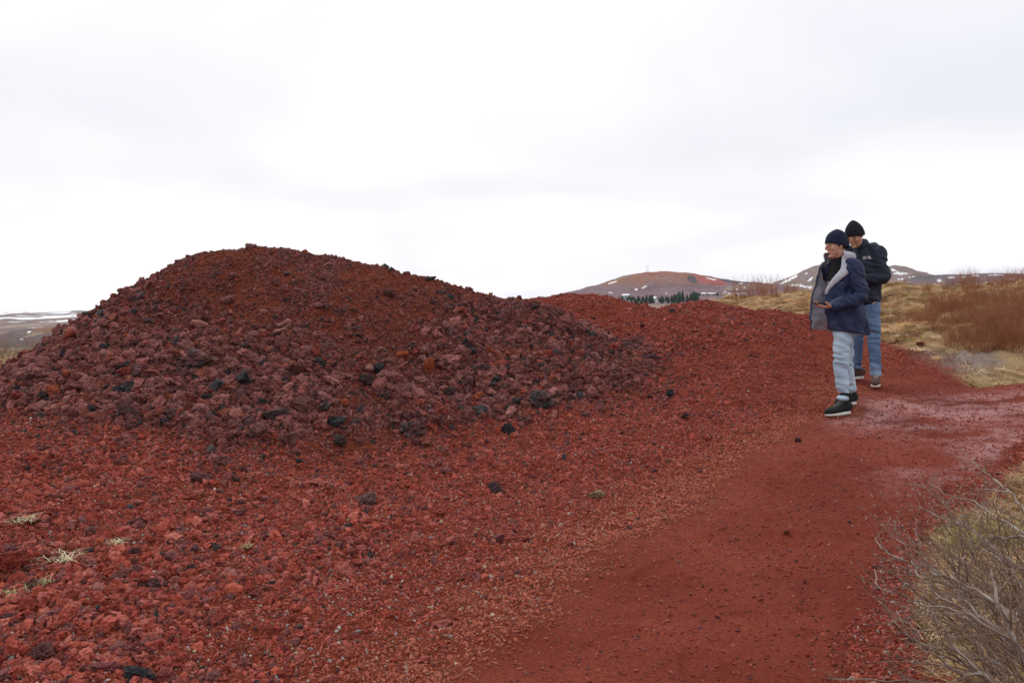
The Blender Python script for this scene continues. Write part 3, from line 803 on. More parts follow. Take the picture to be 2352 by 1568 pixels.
def protos(L):
    ms = [o.data for o in L]
    for o in L: bpy.data.objects.remove(o)
    return ms
WIL = protos(WIL); BIR = protos(BIR)
def shrub(name, me, x, y, s, lab, grp):
    z = float(H(np.array([x]), np.array([y]))[0])
    o = bpy.data.objects.new(name, me); COL.objects.link(o)
    o.location = (x, y, z); o.rotation_euler = (0, 0, random.uniform(0, 6.28)); o.scale = (s * random.uniform(.9, 1.2), s * random.uniform(.9, 1.2), s)
    tag(o, lab, 'shrub', grp)
for (u, dd_, s_) in ((2085, 13.5, .55), (2110, 13.0, .65), (2140, 13.6, .8), (2150, 12.6, .7), (2178, 13.2, .95), (2195, 12.4, .8), (2222, 13.0, 1.0), (2238, 12.0, .85), (2262, 12.7, 1.05), (2280, 11.8, .85), (2305, 12.5, .95),
                      (2318, 11.4, .85), (2345, 12.2, .95), (2350, 11.0, .9), (2375, 11.8, 1.0), (2395, 11.0, 1.0), (2425, 11.6, 1.0), (2210, 14.4, 1.0), (2260, 14.8, 1.05), (2320, 14.4, .9), (2365, 13.6, 1.0), (2130, 14.8, .6), (2335, 10.5, .8), (2380, 10.2, .9), (2290, 11.0, .7), (2325, 10.9, .8), (2250, 11.3, .7), (2205, 11.6, .6), (2170, 12.0, .6), (2300, 13.6, .9), (2180, 14.6, .8), (2340, 15, .8), (2150, 13.9, .6), (2235, 13.4, .9), (2280, 12.2, 1.0), (2325, 11.9, 1.1), (2350, 11.6, 1.1), (2216, 12.3, .9), (2200, 10.9, .9), (2235, 10.8, 1.0), (2265, 10.7, 1.0), (2310, 10.6, 1.0), (2350, 10.5, 1.1), (2275, 11.4, 1.1), (2315, 11.2, 1.1), (2345, 10.9, 1.2), (2130, 11.9, .8), (2160, 11.3, .8), (2110, 12.4, .7), (2370, 11.2, 1.2), (2250, 10.2, 1.0), (2285, 10.1, 1.1), (2320, 10.0, 1.1), (2350, 9.9, 1.2), (2300, 10.4, 1.2), (2335, 10.35, 1.2), (2365, 10.3, 1.3), (2225, 10.5, 1.0), (2345, 11.3, 1.3), (2190, 10.7, .8), (2325, 10.85, 1.3), (2290, 10.9, 1.2), (2260, 11.1, 1.1), (2095, 12.9, .8), (2125, 12.5, .9), (2150, 12.9, .9), (2175, 12.5, 1.0), (2200, 12.9, 1.0), (2140, 12.2, .8), (2185, 11.8, .9), (2215, 11.7, 1.0), (2165, 13.5, 1.0), (2230, 13.9, 1.1), (2300, 14.3, 1.1), (2075, 12.3, .6), (2240, 12.5, 1.1)):
    p = at(u, 700, dd_); shrub('willow_shrub', random.choice(WIL), p[0], dd_, s_ * (.37 if dd_ < 12.3 else .36), 'leafless rust-brown shrub on the grassy bank at the right', 'leafless rust-brown shrubs on the right bank')
for (u, dd_, s_) in ((1765, 19.5, .6), (1815, 20.5, .5), (1700, 19.6, .55), (1740, 20.5, .6), (1680, 21, .5)):
    p = at(u, 690, dd_); shrub('willow_shrub', random.choice(WIL), p[0], dd_, s_, 'small dark heather shrub on the golden hummocks behind the low mound', 'heather shrubs on the golden hummocks')
for (u, dd_, s_) in ((-12, 14, .75), (12, 15, .7), (34, 15.5, .8), (52, 17, .65), (75, 19, .6), (100, 22, .8), (25, 19, .7), (125, 25, .9), (60, 23, .9), (-50, 15, .9), (5, 24, 1.0)):
    p = at(u, 800, dd_); shrub('birch_shrub', random.choice(BIR), p[0], dd_, s_ * .55, 'leafless grey-brown shrub beyond the foot of the tall mound, at the left edge', 'leafless grey-brown shrubs at the left edge')

# the big leafless shrub at the lower right
BRM = None
def branch_material():
    m, t, b = mat('grey_bark', .8, .3)
    tc = N(t, 'ShaderNodeTexCoord'); n = tex_noise(t, tc.outputs['Object'], 9, 4); n2 = tex_noise(t, tc.outputs['Object'], 160, 3)
    r = ramp(t, n.outputs['Fac'], [(.35, (.11, .06, .045)), (.5, (.23, .18, .15)), (.66, (.38, .34, .30))])
    t.links.new(r.outputs[0], b.inputs['Base Color']); bump(t, b, n2.outputs['Fac'], .6, .002)
    return m
BRM = branch_material()
TWM = plain('brown_twig_bark', (.19, .125, .095), .85, .45, 14)
BUD = plain('silver_buds', (.36, .30, .28), .8, .15)
def limb_shrub(limbs, lab, seed, fill):
    rg = np.random.default_rng(seed)
    root = limbs[0][2][0]
    o0 = np.array(root, float)
    g = empty('bare_shrub', o0); tag(g, lab, 'shrub', 'bare grey shrubs beside the path')
    LASTG = g
    ms, mt, tips = MB(), MB(), []
    for (r0, r1, pts) in limbs:
        P = np.array(pts) - o0
        # refine with a little crookedness
        Q = [P[0]]
        for a, b_ in zip(P[:-1], P[1:]):
            for f_ in (.33, .67, 1.0):
                Q.append(a + (b_ - a) * f_ + rg.normal(0, .006, 3) * (f_ < 1))
        Q = np.array(Q); rads = np.linspace(r0 * 1.0, r1 * .9, len(Q)) * rg.uniform(.92, 1.1, len(Q))
        tube(ms, Q, rads, 7)
        tips.append((Q[-1], Q[-1] - Q[-2]))
        for i in range(2, len(Q)):
            for _ in range(rg.integers(0, 3)):
                dd = Q[i] - Q[i - 1]; dd /= np.linalg.norm(dd)
                side = rg.normal(size=3) * [1, 1, .6]; side -= dd * (side @ dd); side /= np.linalg.norm(side)
                grow(mt, Q[i], dd * .8 + side * .75 + np.array([-.1, 0, .12]), rg.uniform(.08, .26), max(.0022, rads[i] * .5), 1, rg, .6, .25, 5, 1, tips)
    for (p, d, L, r_) in fill:
        grow(mt, np.array(p) - o0, d, L, r_, 2, rg, .55, .15, 5, 2, tips)
    ms.build('stem', BRM, g); tw = mt.build('twigs', TWM, g)
    mbud = MB()
    for (p, d) in tips:
        d = d / (np.linalg.norm(d) + 1e-9)
        tube(mbud, [p, p + d * .004, p + d * .010, p + d * .015], [.0009, .0019, .0017, .0004], 5)
    ob = mbud.build('buds', BUD, tw); ob['kind'] = 'stuff'
def LM(r0, r1, d0, d1, *px):
    n = len(px)
    return (r0, r1, [tuple(at(u, v, d0 + (d1 - d0) * (i / (n - 1)))) for i, (u, v) in enumerate(px)])
rtA = (2470, 1640)
LA = [LM(.011, .005, 2.62, 2.95, rtA, (2390, 1570), (2348, 1520), (2321, 1452), (2311, 1408), (2287, 1350), (2277, 1315)),
      LM(.009, .002, 2.62, 3.45, rtA, (2380, 1560), (2328, 1493), (2290, 1438), (2243, 1411), (2201, 1360), (2178, 1329), (2130, 1291), (2089, 1254), (2051, 1233)),
      LM(.007, .003, 2.65, 3.3, rtA, (2340, 1500), (2280, 1435), (2212, 1397), (2160, 1373), (2109, 1322), (2095, 1291)),
      LM(.007, .002, 2.6, 3.0, rtA, (2360, 1570), (2297, 1524), (2200, 1498), (2123, 1480), (2088, 1452), (2054, 1428)),
      LM(.007, .002, 2.6, 2.95, rtA, (2300, 1580), (2225, 1517), (2184, 1476), (2164, 1435), (2142, 1400)),
      LM(.008, .002, 2.65, 3.7, rtA, (2370, 1480), (2310, 1400), (2242, 1353), (2167, 1322), (2120, 1296), (2075, 1285), (2024, 1257), (2010, 1237)),
      LM(.006, .002, 2.65, 3.3, rtA, (2330, 1470), (2230, 1410), (2160, 1392), (2116, 1387), (2089, 1373), (2024, 1353), (2010, 1312)),
      LM(.007, .002, 2.7, 3.2, rtA, (2400, 1450), (2360, 1370), (2330, 1320), (2300, 1290), (2262, 1262)),
      LM(.007, .002, 2.55, 2.75, rtA, (2380, 1600), (2300, 1568), (2240, 1545), (2190, 1535), (2140, 1520))]
fillA = []
rg = np.random.default_rng(5)
for i in range(84):
    u, v = rg.uniform(2200, 2500), rg.uniform(1370, 1640); p = ground_at(u, v, 1.8)
    fillA.append((p, (rg.uniform(-1.4, .1), rg.uniform(-.2, .6), rg.uniform(.30, 1.0)), rg.uniform(.25, .62), rg.uniform(.0022, .0065)))
limb_shrub(LA, 'nearest bare grey branching shrub filling the lower right corner', 3, fillA)
rtB = (2520, 1420)
LB = [LM(.009, .002, 3.2, 4.2, rtB, (2440, 1340), (2348, 1305), (2318, 1285), (2287, 1268), (2273, 1244), (2229, 1216), (2212, 1203), (2178, 1196), (2116, 1165)),
      LM(.008, .002, 3.2, 4.3, rtB, (2420, 1280), (2348, 1223), (2311, 1199), (2273, 1179), (2239, 1151), (2184, 1138), (2143, 1114)),
      LM(.008, .002, 3.3, 4.6, rtB, (2440, 1250), (2348, 1165), (2321, 1131), (2297, 1110), (2260, 1083), (2232, 1059)),
      LM(.004, .0015, 4.2, 4.5, (2321, 1131), (2290, 1126), (2263, 1124), (2215, 1114)),
      LM(.004, .0015, 4.1, 4.5, (2225, 1213), (2212, 1203), (2178, 1175), (2154, 1141), (2126, 1120)),
      LM(.007, .002, 3.2, 3.9, rtB, (2430, 1330), (2390, 1260), (2352, 1232), (2314, 1237), (2290, 1232), (2273, 1244), (2240, 1262), (2190, 1250)),
      LM(.006, .002, 3.2, 3.9, rtB, (2450, 1380), (2370, 1345), (2310, 1330), (2290, 1300))]
fillB = []
for i in range(26):
    u, v = rg.uniform(2240, 2520), rg.uniform(1200, 1400); p = ground_at(u, v, 1.8)
    fillB.append((p, (rg.uniform(-1.2, .2), rg.uniform(-.2, .6), rg.uniform(.35, 1.0)), rg.uniform(.2, .5), rg.uniform(.002, .004)))
limb_shrub(LB, 'bare grey shrub reaching in from the right edge, behind the nearest one', 4, fillB)

# ------------------------------------------------------------------ grass
def grass_material():
    m, t, b = mat('dry_blades', .8, .2)
    a = att(t, 'col', 'INSTANCER'); t.links.new(a.outputs['Color'], b.inputs['Base Color'])
    return m
GRM = grass_material()
TUF = bpy.data.collections.new('tuft_shapes')
def tuft(seed, n, L, wid, lie):
    r = np.random.default_rng(seed); V = []; F = []
    for i in range(n):
        a = r.uniform(0, 6.28); p = np.array([*(r.normal(0, .22, 2)), -.02]); l = L * r.uniform(.4, 1.1)
        d = np.array([math.cos(a), math.sin(a), 0]) ; rise = r.uniform(.25, 1.0) * (1 - lie) + .1
        s_ = np.array([-d[1], d[0], 0]); k = len(V); pts = []
        for j in range(5):
            f = j / 4
            pts.append(p + d * l * f * (.25 + .75 * f * (1 - rise * .5)) + np.array([0, 0, l * rise * (f - .62 * f * f)]) + s_ * .12 * l * f * f * r.normal())
        for j, q_ in enumerate(pts):
            w_ = wid * (1 - j / 4.3)
            V += [q_ - s_ * w_, q_ + s_ * w_]
        F += [(k + 2 * j, k + 2 * j + 1, k + 2 * j + 3, k + 2 * j + 2) for j in range(4)]
    return V, F
for i in range(6):
    TUF.objects.link(mesh_obj('tuft_%d' % i, *tuft(i, 34, 1.0, .014, .35 + .1 * i), GRM, None, True, link=False))
TANS = np.array([[.54, .37, .20], [.44, .27, .13], [.62, .46, .28], [.30, .16, .075], [.20, .105, .05], [.48, .29, .13]])
def grass(name, label, dens, n, rmin, rmax, hmin, hmax, green, seed, dull=1.0, azm=36):
    x, y, z, nn = sample(dens, n, rmin, rmax, azm)
    k = len(x); s_ = rng.uniform(hmin, hmax, k)
    c = TANS[rng.integers(0, 6, k)] * rng.uniform(.75, 1.15, (k, 1)) * dull
    gz = ss(fbm2(x * .9, y * .9, 4, seed), .03, .22) * green
    gc = np.array([[.27, .26, .07]]) * rng.uniform(.7, 1.3, (k, 1))
    c = np.where((rng.random(k) < gz)[:, None], gc, c)
    P = np.stack([x, y, z], 1); rot = np.stack([rng.normal(0, .15, k), rng.normal(0, .15, k), rng.uniform(0, 6.28, k)], 1)
    return point_stuff(name, P, rot, np.stack([s_, s_, s_ * rng.uniform(.7, 1.1, k)], 1), rng.integers(0, 6, k), c, TUF, label)
grass('grass', 'dry tan and mossy grass under the bare grey shrubs', lambda x, y: ss(w_near(x, y), .35, .9), int(AREA(2.2, 8) * 1330), 2.2, 8, .08, .22, .62, 101, 1.15, 60)
grass('grass', 'dry golden grass covering the bank and hummocks', lambda x, y: ss(w_far(x, y), .3, .85) * (.45 + .55 * ss(fbm2(x * .8, y * .8, 4, 111), -.2, .15)) * (1 - .75 * (((x - _g[0]) / 1.0) ** 2 + ((y - _g[1]) / 1.1) ** 2 < 1)) * (1 - .6 * ss(y, 16, 22)), int(AREA(8.5, 30) * 230), 8.5, 30, .08, .24, .06, 103, 1.4)
grass('grass', 'sparse dry grass blades thinning out on to the red gravel', lambda x, y: ss(w_near(x, y), .02, .3) * (1 - ss(w_near(x, y), .5, .9)), int(AREA(2.2, 8) * 60), 2.2, 8, .05, .13, .1, 104, .9)
for (u, v, s_, lab) in ((55, 1203, .105, 'yellow-green grass tuft on the red gravel at the left edge, uppermost of the tufts'), (270, 1252, .075, 'pale straw tuft standing alone on the gravel right of the others'),
                        (150, 1290, .12, 'broad flattened straw tuft between red stones'), (567, 1262, .05, 'tiny olive tuft on the gravel farthest to the right'), (100, 1345, .07, 'thin dull grass wisp below the broad flattened tuft'), (35, 1370, .09, 'grey-green grass patch near the lower left edge')):
    p = ground_at(u, v)
    V, F = tuft(int(u), 60, 1.0, .022, .35)
    m = plain('straw_%d' % u, (.64, .56, .36) if s_ > .1 or u == 270 else (.42, .38, .19), .8, .3, 8)
    o = mesh_obj('grass_tuft', np.array(V), np.array(F), m); o.location = p + np.array([0, 0, .015]); o.scale = (s_ * 1.35, s_ * 1.35, s_ * 1.3)
    tag(o, lab, 'grass tuft', 'grass tufts on the red gravel')

# ------------------------------------------------------------------ boulders and single lumps
def lump(u, v, wpx, asp, col, lab, seed, rough=1.15, tall=.7, rot=None, dark=None, grp='lava boulders that stand out'):
    p = ground_at(u, v + wpx * .12)
    dist = p[1]; s_ = wpx / FPX * dist / 2
    P, F = rock_shape(seed, 5, rough, 7)
    P = P / np.abs(P).max(0)
    P = P * np.array([1, asp, tall])
    m, t, b = mat('lump_%d' % seed, .92, .3)
    tc = N(t, 'ShaderNodeTexCoord'); n1 = tex_noise(t, tc.outputs['Object'], 1.6, 5, .65); n2 = tex_noise(t, tc.outputs['Object'], 9, 5, .7)
    vo = N(t, 'ShaderNodeTexVoronoi', inp={'Scale': 9.0}); t.links.new(tc.outputs['Object'], vo.inputs['Vector'])
    d2 = dark or tuple(c * .55 for c in col)
    c = mixc(t, ramp(t, n1.outputs['Fac'], [(.42, 0.0), (.58, 1.0)]).outputs[0], d2, col)
    c = mixc(t, ramp(t, n2.outputs['Fac'], [(.55, 0.0), (.72, .45)]).outputs[0], c, tuple(min(1, q_ * 1.7 + .03) for q_ in col))
    t.links.new(c, b.inputs['Base Color'])
    bump(t, b, mth(t, 'ADD', n2.outputs['Fac'], vo.outputs['Distance']), .8, .012)
    o = mesh_obj('lava_rock', P, F, m)
    o.location = p + np.array([0, 0, (s_ * tall * .62 + .02) if w_mound(p[0:1], p[1:2])[0] > .4 else s_ * tall * .34]); o.scale = (s_,) * 3
    o.rotation_euler = rot or (random.uniform(-.2, .2), random.uniform(-.2, .2), random.uniform(-.5, .5))
    tag(o, lab, 'rock', grp)
PB, CH, RD, OR = (.19, .075, .065), (.040, .038, .042), (.34, .075, .05), (.34, .07, .022)
for a_ in ((462, 838, 92, .8, PB, 'big lumpy purplish boulder on the left half of the tall mound', 501, 1.3, .62, None, CH),
           (1240, 928, 80, .8, (.13, .07, .065), 'largest dark grey-brown lump near the right foot of the tall mound', 502, 1.2, .62, None, CH),
           (985, 858, 28, .6, OR, 'upright orange-red slab leaning in the middle of the tall mound', 503, .6, 1.9, (0, .25, .2)),
           (922, 821, 38, .6, OR, 'flat orange-red slab just above the upright one', 504, .6, .45, (.2, -.3, .1)),
           (1538, 906, 26, .8, CH, 'small black lump at the right tip of the tall mound', 505, 1.0, 1.1),
           (1576, 955, 28, .8, (.09, .045, .05), 'dark purple stone on red gravel right of the black lump', 506, 1.0, .7),
           (1135, 1120, 44, .8, (.13, .06, .06), 'ragged dark lump lying alone on the bright red gravel', 507, 1.4, .75, None, CH),
           (514, 1063, 46, .8, PB, 'purple-red lump just below the foot of the tall mound', 508, 1.2, .8),
           (541, 1100, 28, .8, PB, 'small dull red lump under the purple-red one', 509, 1.1, .8),
           (462, 1096, 62, .5, (.16, .06, .06), 'long low dark lump left of the purple-red one', 510, 1.2, .4),
           (842, 1150, 46, .7, (.19, .10, .09), 'grey-brown block standing on the bright gravel', 511, .9, .85),
           (780, 1024, 34, .9, (.10, .055, .055), 'squarish dark lump fallen clear of the mound foot', 512, .9, .9, None, CH),
           (768, 977, 60, .7, CH, 'long black lump in the coarse band at the mound foot', 513, 1.2, .5),
           (945, 988, 74, .7, (.15, .06, .055), 'rugged purple-black lump with hollow underside at the mound foot', 514, 1.45, .6, None, CH),
           (1170, 992, 44, .8, CH, 'black lump in front of the reddish shell-like slab', 515, 1.2, .9),
           (1206, 968, 50, .6, PB, 'reddish shell-like slab leaning on a black lump', 516, 1.3, .8, (.3, -.5, .3)),
           (637, 960, 72, .7, (.075, .05, .05), 'flat-topped dark slab at the foot of the mound, left of centre', 517, 1.0, .5),
           (700, 945, 52, .8, PB, 'knobbly purple lump beside the flat-topped dark slab', 518, 1.4, .9),
           (600, 1000, 60, .8, PB, 'rounded purple cluster below the flat-topped dark slab', 519, 1.4, .7),
           (668, 1012, 56, .8, PB, 'knobbly lump at the lowest edge of the coarse band', 520, 1.4, .7),
           (1370, 1134, 42, .7, (.36, .26, .15), 'ochre tan stone on the bright red gravel', 521, .9, .5),
           (323, 1545, 86, .8, CH, 'black boulder cut by the bottom edge', 522, 1.1, .55),
           (245, 1528, 92, .6, (.30, .09, .085), 'pinkish crusty slab against the black boulder', 523, 1.3, .35),
           (22, 1295, 92, .9, (.28, .05, .035), 'big red lump at the left edge of the gravel', 524, 1.1, .8),
           (158, 1262, 44, .9, RD, 'rounded bright red lump above the flattened straw tuft', 525, .9, .75),
           (100, 1500, 70, .8, (.16, .055, .055), 'dull purple lump in the lower left gravel', 526, 1.0, .7),
           (1033, 910, 34, .8, (.12, .06, .06), 'dark purple lump below the upright orange slab', 527, 1.3, .9),
           (1087, 947, 36, .8, (.09, .05, .05), 'dark pitted lump between the slab and the largest lump', 528, 1.3, .8),
           (872, 856, 36, .7, CH, 'black lump left of the upright orange slab', 529, 1.1, .7),
           (840, 880, 44, .7, (.08, .05, .05), 'dark lump with a pale crust below the black one', 530, 1.1, .7),
           (1110, 855, 32, .8, (.1, .05, .05), 'dark lump high on the right shoulder of the tall mound', 531, 1.2, .8),
           (350, 1340, 48, .8, (.13, .055, .06), 'dark purple stone amid the bright gravel, left of centre', 532, 1.0, .7),
           (2112, 791, 22, .9, (.20, .04, .03), 'dark red stone on dry grass right of the two men', 533, 1.0, .8),
           (2058, 786, 18, .9, (.24, .05, .035), 'small red stone on the grass edge right of the jeans', 534, 1.0, .8),
           (2010, 768, 20, .9, (.26, .05, .035), 'red stone on the mound edge just behind the jeans', 535, 1.0, .8),
           (1807, 1221, 18, .9, (.27, .055, .035), 'small red stone lying alone on the smooth path', 536, .9, .7),
           (1834, 1012, 18, .9, (.12, .035, .035), 'small dark stone on the path edge in front of the boots', 537, .9, .9),
           (1215, 1310, 22, .9, (.36, .10, .07), 'salmon stone at the gravel edge', 538, .9, .8),
           (1545, 717, 18, .9, (.07, .05, .06), 'blackish stone in the saddle between the low mounds', 539, 1.0, .8),
           (895, 681, 34, .7, (.16, .06, .055), 'purple lump near the skyline on the right shoulder', 540, 1.3, .6),
           (1232, 712, 24, .7, (.09, .05, .05), 'dark lump on the ridge in front of the low mound', 541, 1.2, .8),
           (148, 742, 18, .8, (.24, .05, .035), 'red lump on the skyline at the left flank', 542, 1.0, .9)):
    lump(*a_)
# the larger of the ordinary lumps: singles that look alike share their group's label
BIGM = rock_material('cinder_lump', False)
SH = []
for i in range(14):
    P, F = rock_shape(700 + i, 4, 1.2, 6); SH.append(mesh_obj('lava_rock', P, F, BIGM, link=False).data)
def scatter(n, dens, size, pal, lab, grp, rmin, rmax):
    k = 0
    while k < n:
        az = rng.uniform(rad(-33), rad(33)); r = math.sqrt(rng.uniform(rmin ** 2, rmax ** 2)); x = np.array([math.sin(az) * r]); y = np.array([math.cos(az) * r])
        if rng.random() > float(dens(x, y)[0]): continue
        z = float(H(x, y)[0]); s_ = rng.uniform(*size)
        P = np.array([[x[0], y[0], z + .1]])
        nn = normals(x, y)[0]
        if nn @ (CAM - P[0]) < 0: continue
        u, v = proj(P)
        if not (-20 < u[0] < 2372 and 0 < v[0] < 1590): continue
        o = bpy.data.objects.new('lava_rock', SH[rng.integers(0, 14)]); COL.objects.link(o)
        o.location = (x[0], y[0], z + s_ * .25); o.scale = (s_, s_ * rng.uniform(.7, 1), s_ * rng.uniform(.6, .95))
        o.rotation_euler = (rng.uniform(-.5, .5), rng.uniform(-.5, .5), rng.uniform(0, 6.28))
        c = np.array(pal[rng.integers(0, len(pal))]) * rng.uniform(.8, 1.2); o['col'] = [float(q_) for q_ in c] + [1.0]
        tag(o, lab, 'rock', grp); k += 1
scatter(150, lambda x, y: (.15 + .85 * ss(fbm2(x * .9, y * .9, 3, 89), -.1, .15)) * w_mound(x, y) * (.1 + .9 * base_band(x, y)) * notred(x, y), (.065, .125), [(.23, .09, .08), (.19, .072, .062), (.26, .10, .085)],
        'fist-sized or larger purplish lava lump on the slope of the tall mound', 'purplish lumps on the tall mound', 6, 11.5)
scatter(44, lambda x, y: ss(fbm2(x * .7, y * .7, 3, 88), -.05, .2) * w_mound(x, y) * (.35 + .65 * base_band(x, y)) * notred(x, y), (.045, .095), [(.040, .038, .042), (.06, .048, .05), (.075, .05, .05)],
        'black lava lump on the slope of the tall mound', 'black lumps on the tall mound', 6, 11.8)
scatter(60, lambda x, y: notp(x, y) * ss(-x, -1.2, 2.0), (.035, .062), [(.30, .07, .055), (.26, .06, .05), (.20, .065, .065), (.36, .10, .075)],
        'larger red lava stone in the bright gravel of the lower left', 'larger red stones in the lower left gravel', 2.8, 6.8)

# ------------------------------------------------------------------ people
def loft(mb, secs, k=18, ref=(0, 1, 0), cap=True):
    """secs: (centre, a along ref, b across) ; closed tube with rounded ends"""
    C_ = np.array([s_[0] for s_ in secs], float); n = len(C_)
    T = np.gradient(C_, axis=0); T /= np.linalg.norm(T, axis=1)[:, None] + 1e-12
    ref = np.array(ref, float); rings = []
    def ringpts(c, t, a, b_):
        r_ = ref - t * (ref @ t); r_ /= np.linalg.norm(r_) + 1e-12; o_ = np.cross(t, r_)
        return [c + r_ * a * math.cos(q_) + o_ * b_ * math.sin(q_) for q_ in np.linspace(0, 2 * math.pi, k, endpoint=False)]
    if cap:
        m0 = min(secs[0][1], secs[0][2]) * .5; rings.append(ringpts(C_[0] - T[0] * m0, T[0], secs[0][1] * .5, secs[0][2] * .5)); rings.append(ringpts(C_[0] - T[0] * m0 * .6, T[0], secs[0][1] * .82, secs[0][2] * .82))
    for i in range(n): rings.append(ringpts(C_[i], T[i], secs[i][1], secs[i][2]))
    if cap:
        m1 = min(secs[-1][1], secs[-1][2]) * .5; rings.append(ringpts(C_[-1] + T[-1] * m1 * .6, T[-1], secs[-1][1] * .82, secs[-1][2] * .82)); rings.append(ringpts(C_[-1] + T[-1] * m1, T[-1], secs[-1][1] * .5, secs[-1][2] * .5))
    V = [p for r_ in rings for p in r_]; m_ = len(rings)
    F = [(i * k + j, i * k + (j + 1) % k, (i + 1) * k + (j + 1) % k, (i + 1) * k + j) for i in range(m_ - 1) for j in range(k)]
    if cap: F += [tuple(range(k))[::-1], tuple(range((m_ - 1) * k, m_ * k))]
    mb.add(V, F)
def interp_secs(secs, m=5):
    """smooth the section list with a Catmull-Rom curve"""
    A_ = np.array([[*s_[0], s_[1], s_[2]] for s_ in secs], float); Pd = np.vstack([2 * A_[0] - A_[1], A_, 2 * A_[-1] - A_[-2]]); o_ = []
    for i in range(1, len(Pd) - 2):
        for j in range(m):
            t = j / m; p0, p1, p2, p3 = Pd[i - 1:i + 3]
            o_.append(.5 * (2 * p1 + (p2 - p0) * t + (2 * p0 - 5 * p1 + 4 * p2 - p3) * t * t + (3 * p1 - p0 - 3 * p2 + p3) * t ** 3))
    o_.append(A_[-1])
    return [(q_[:3], max(.002, q_[3]), max(.002, q_[4])) for q_ in o_]
def ell(mb, c, r_, R3=None):
    V, F = ICO[3]; P = V * np.array(r_)
    if R3 is not None: P = P @ np.array(R3).T
    mb.add(P + np.array(c), F.tolist())
def fuse(mb, name, mt, parent, vox, smooth_n=4, wr=None):
    o = mb.build(name, mt)
    md = o.modifiers.new('r', 'REMESH'); md.mode = 'VOXEL'; md.voxel_size = vox; md.use_smooth_shade = True
    if smooth_n:
        sm = o.modifiers.new('s', 'SMOOTH'); sm.factor = .5; sm.iterations = smooth_n
    dg = bpy.context.evaluated_depsgraph_get(); me = bpy.data.meshes.new_from_object(o.evaluated_get(dg))
    bpy.data.objects.remove(o)
    me.name = name; me.materials.clear(); me.materials.append(mt)
    me.polygons.foreach_set('use_smooth', [True] * len(me.polygons))
    if wr:
        n = len(me.vertices); co = np.empty(n * 3, np.float32); me.vertices.foreach_get('co', co); co = co.reshape(-1, 3).astype(float)
        nn = np.empty(n * 3, np.float32); me.vertex_normals.foreach_get('vector', nn); nn = nn.reshape(-1, 3)
        co = co + nn * wr(co)[:, None]; me.vertices.foreach_set('co', co.astype(np.float32).ravel()); me.update()
    o = bpy.data.objects.new(name, me); COL.objects.link(o); o.parent = parent
    return o
def folds(amp, sx, sz, s, tilt=.5, mask=None):
    def f(P):
        q_ = np.stack([P[:, 0] * sx + P[:, 2] * sz * tilt * .4, P[:, 1] * sx, P[:, 2] * sz + P[:, 0] * sx * tilt], 1)
        v = 1 - np.abs(fbm3(q_, 2, s)) * 4.0
        r = amp * (v - .4)
        return r * (mask(P) if mask else 1)
    return f
def cloth(name, c, c2=None, fade=None, rough=.85, weave=900, var=.18, bs=.25):
    m, t, b = mat(name, rough, .25)
    tc = N(t, 'ShaderNodeTexCoord'); n = tex_noise(t, tc.outputs['Object'], 7, 5, .6); n2 = tex_noise(t, tc.outputs['Object'], weave, 2)
    c2 = c2 or tuple(q_ * (1 - var) for q_ in c)
    r = ramp(t, n.outputs['Fac'], [(.38, c2), (.62, c)]); col = r.outputs[0]
    if fade:   # worn pale thighs and knees
        n3 = tex_noise(t, tc.outputs['Object'], 3.2, 3, .5)
        col = mixc(t, ramp(t, n3.outputs['Fac'], [(.50, 0.0), (.66, .8)]).outputs[0], col, fade)
    t.links.new(col, b.inputs['Base Color']); bump(t, b, n2.outputs['Fac'], bs, .0015)
    return m
SKIN, t_, b_ = mat('skin', .5, .4)
_tc = N(t_, 'ShaderNodeTexCoord'); _n = tex_noise(t_, _tc.outputs['Object'], 18, 4)
t_.links.new(ramp(t_, _n.outputs['Fac'], [(.35, (.52, .27, .19)), (.65, (.62, .35, .26))]).outputs[0], b_.inputs['Base Color'])
b_.inputs['Subsurface Weight'].default_value = .12; b_.inputs['Subsurface Radius'].default_value = (.01, .004, .002)
SKIN2 = SKIN.copy(); SKIN2.name = 'skin_tanned'
for n_ in SKIN2.node_tree.nodes:
    if n_.type == 'VALTORGB':
        n_.color_ramp.elements[0].color = (.42, .21, .14, 1); n_.color_ramp.elements[1].color = (.52, .29, .20, 1)
BROW = plain('dark_hair', (.03, .022, .018), .8); EYEW = plain('eye', (.035, .025, .02), .2, .1); LIPM = plain('lips', (.42, .16, .13), .5, .1)
NAVY = cloth('navy_shell', (.022, .032, .085), (.016, .024, .062), None, .62, 500); LINE = cloth('grey_lining', (.50, .50, .58), (.42, .42, .49))
BEAN = cloth('navy_knit', (.014, .020, .046), None, None, .95, 300); BEAN2 = cloth('black_knit', (.014, .015, .024), None, None, .95, 300)
SHIRTB = cloth('black_jersey', (.012, .012, .014)); GREYS = cloth('grey_jersey', (.30, .30, .32)); WHITES = cloth('white_jersey', (.72, .74, .74))
JN1 = cloth('bleached_denim', (.44, .56, .68), (.34, .46, .58), (.60, .70, .77)); JN2 = cloth('mid_blue_denim', (.12, .20, .34), (.075, .13, .23), (.32, .44, .58))
NAVY2 = cloth('black_navy_shell', (.015, .024, .044), (.011, .016, .030), None, .6, 500)
BOOTM = cloth('black_suede', (.016, .019, .018)); SOLEW = plain('white_sole', (.62, .60, .56), .7, .1); BRNM = cloth('brown_canvas', (.085, .045, .040)); LACEW = plain('pale_lace', (.62, .56, .50), .8, .1); GUM = plain('gum_toe', (.42, .20, .07), .7, .1); LACEG = plain('grey_lace', (.30, .30, .28), .8, .1)
PHM = plain('black_glass', (.012, .012, .014), .15, .1, bs=.05)

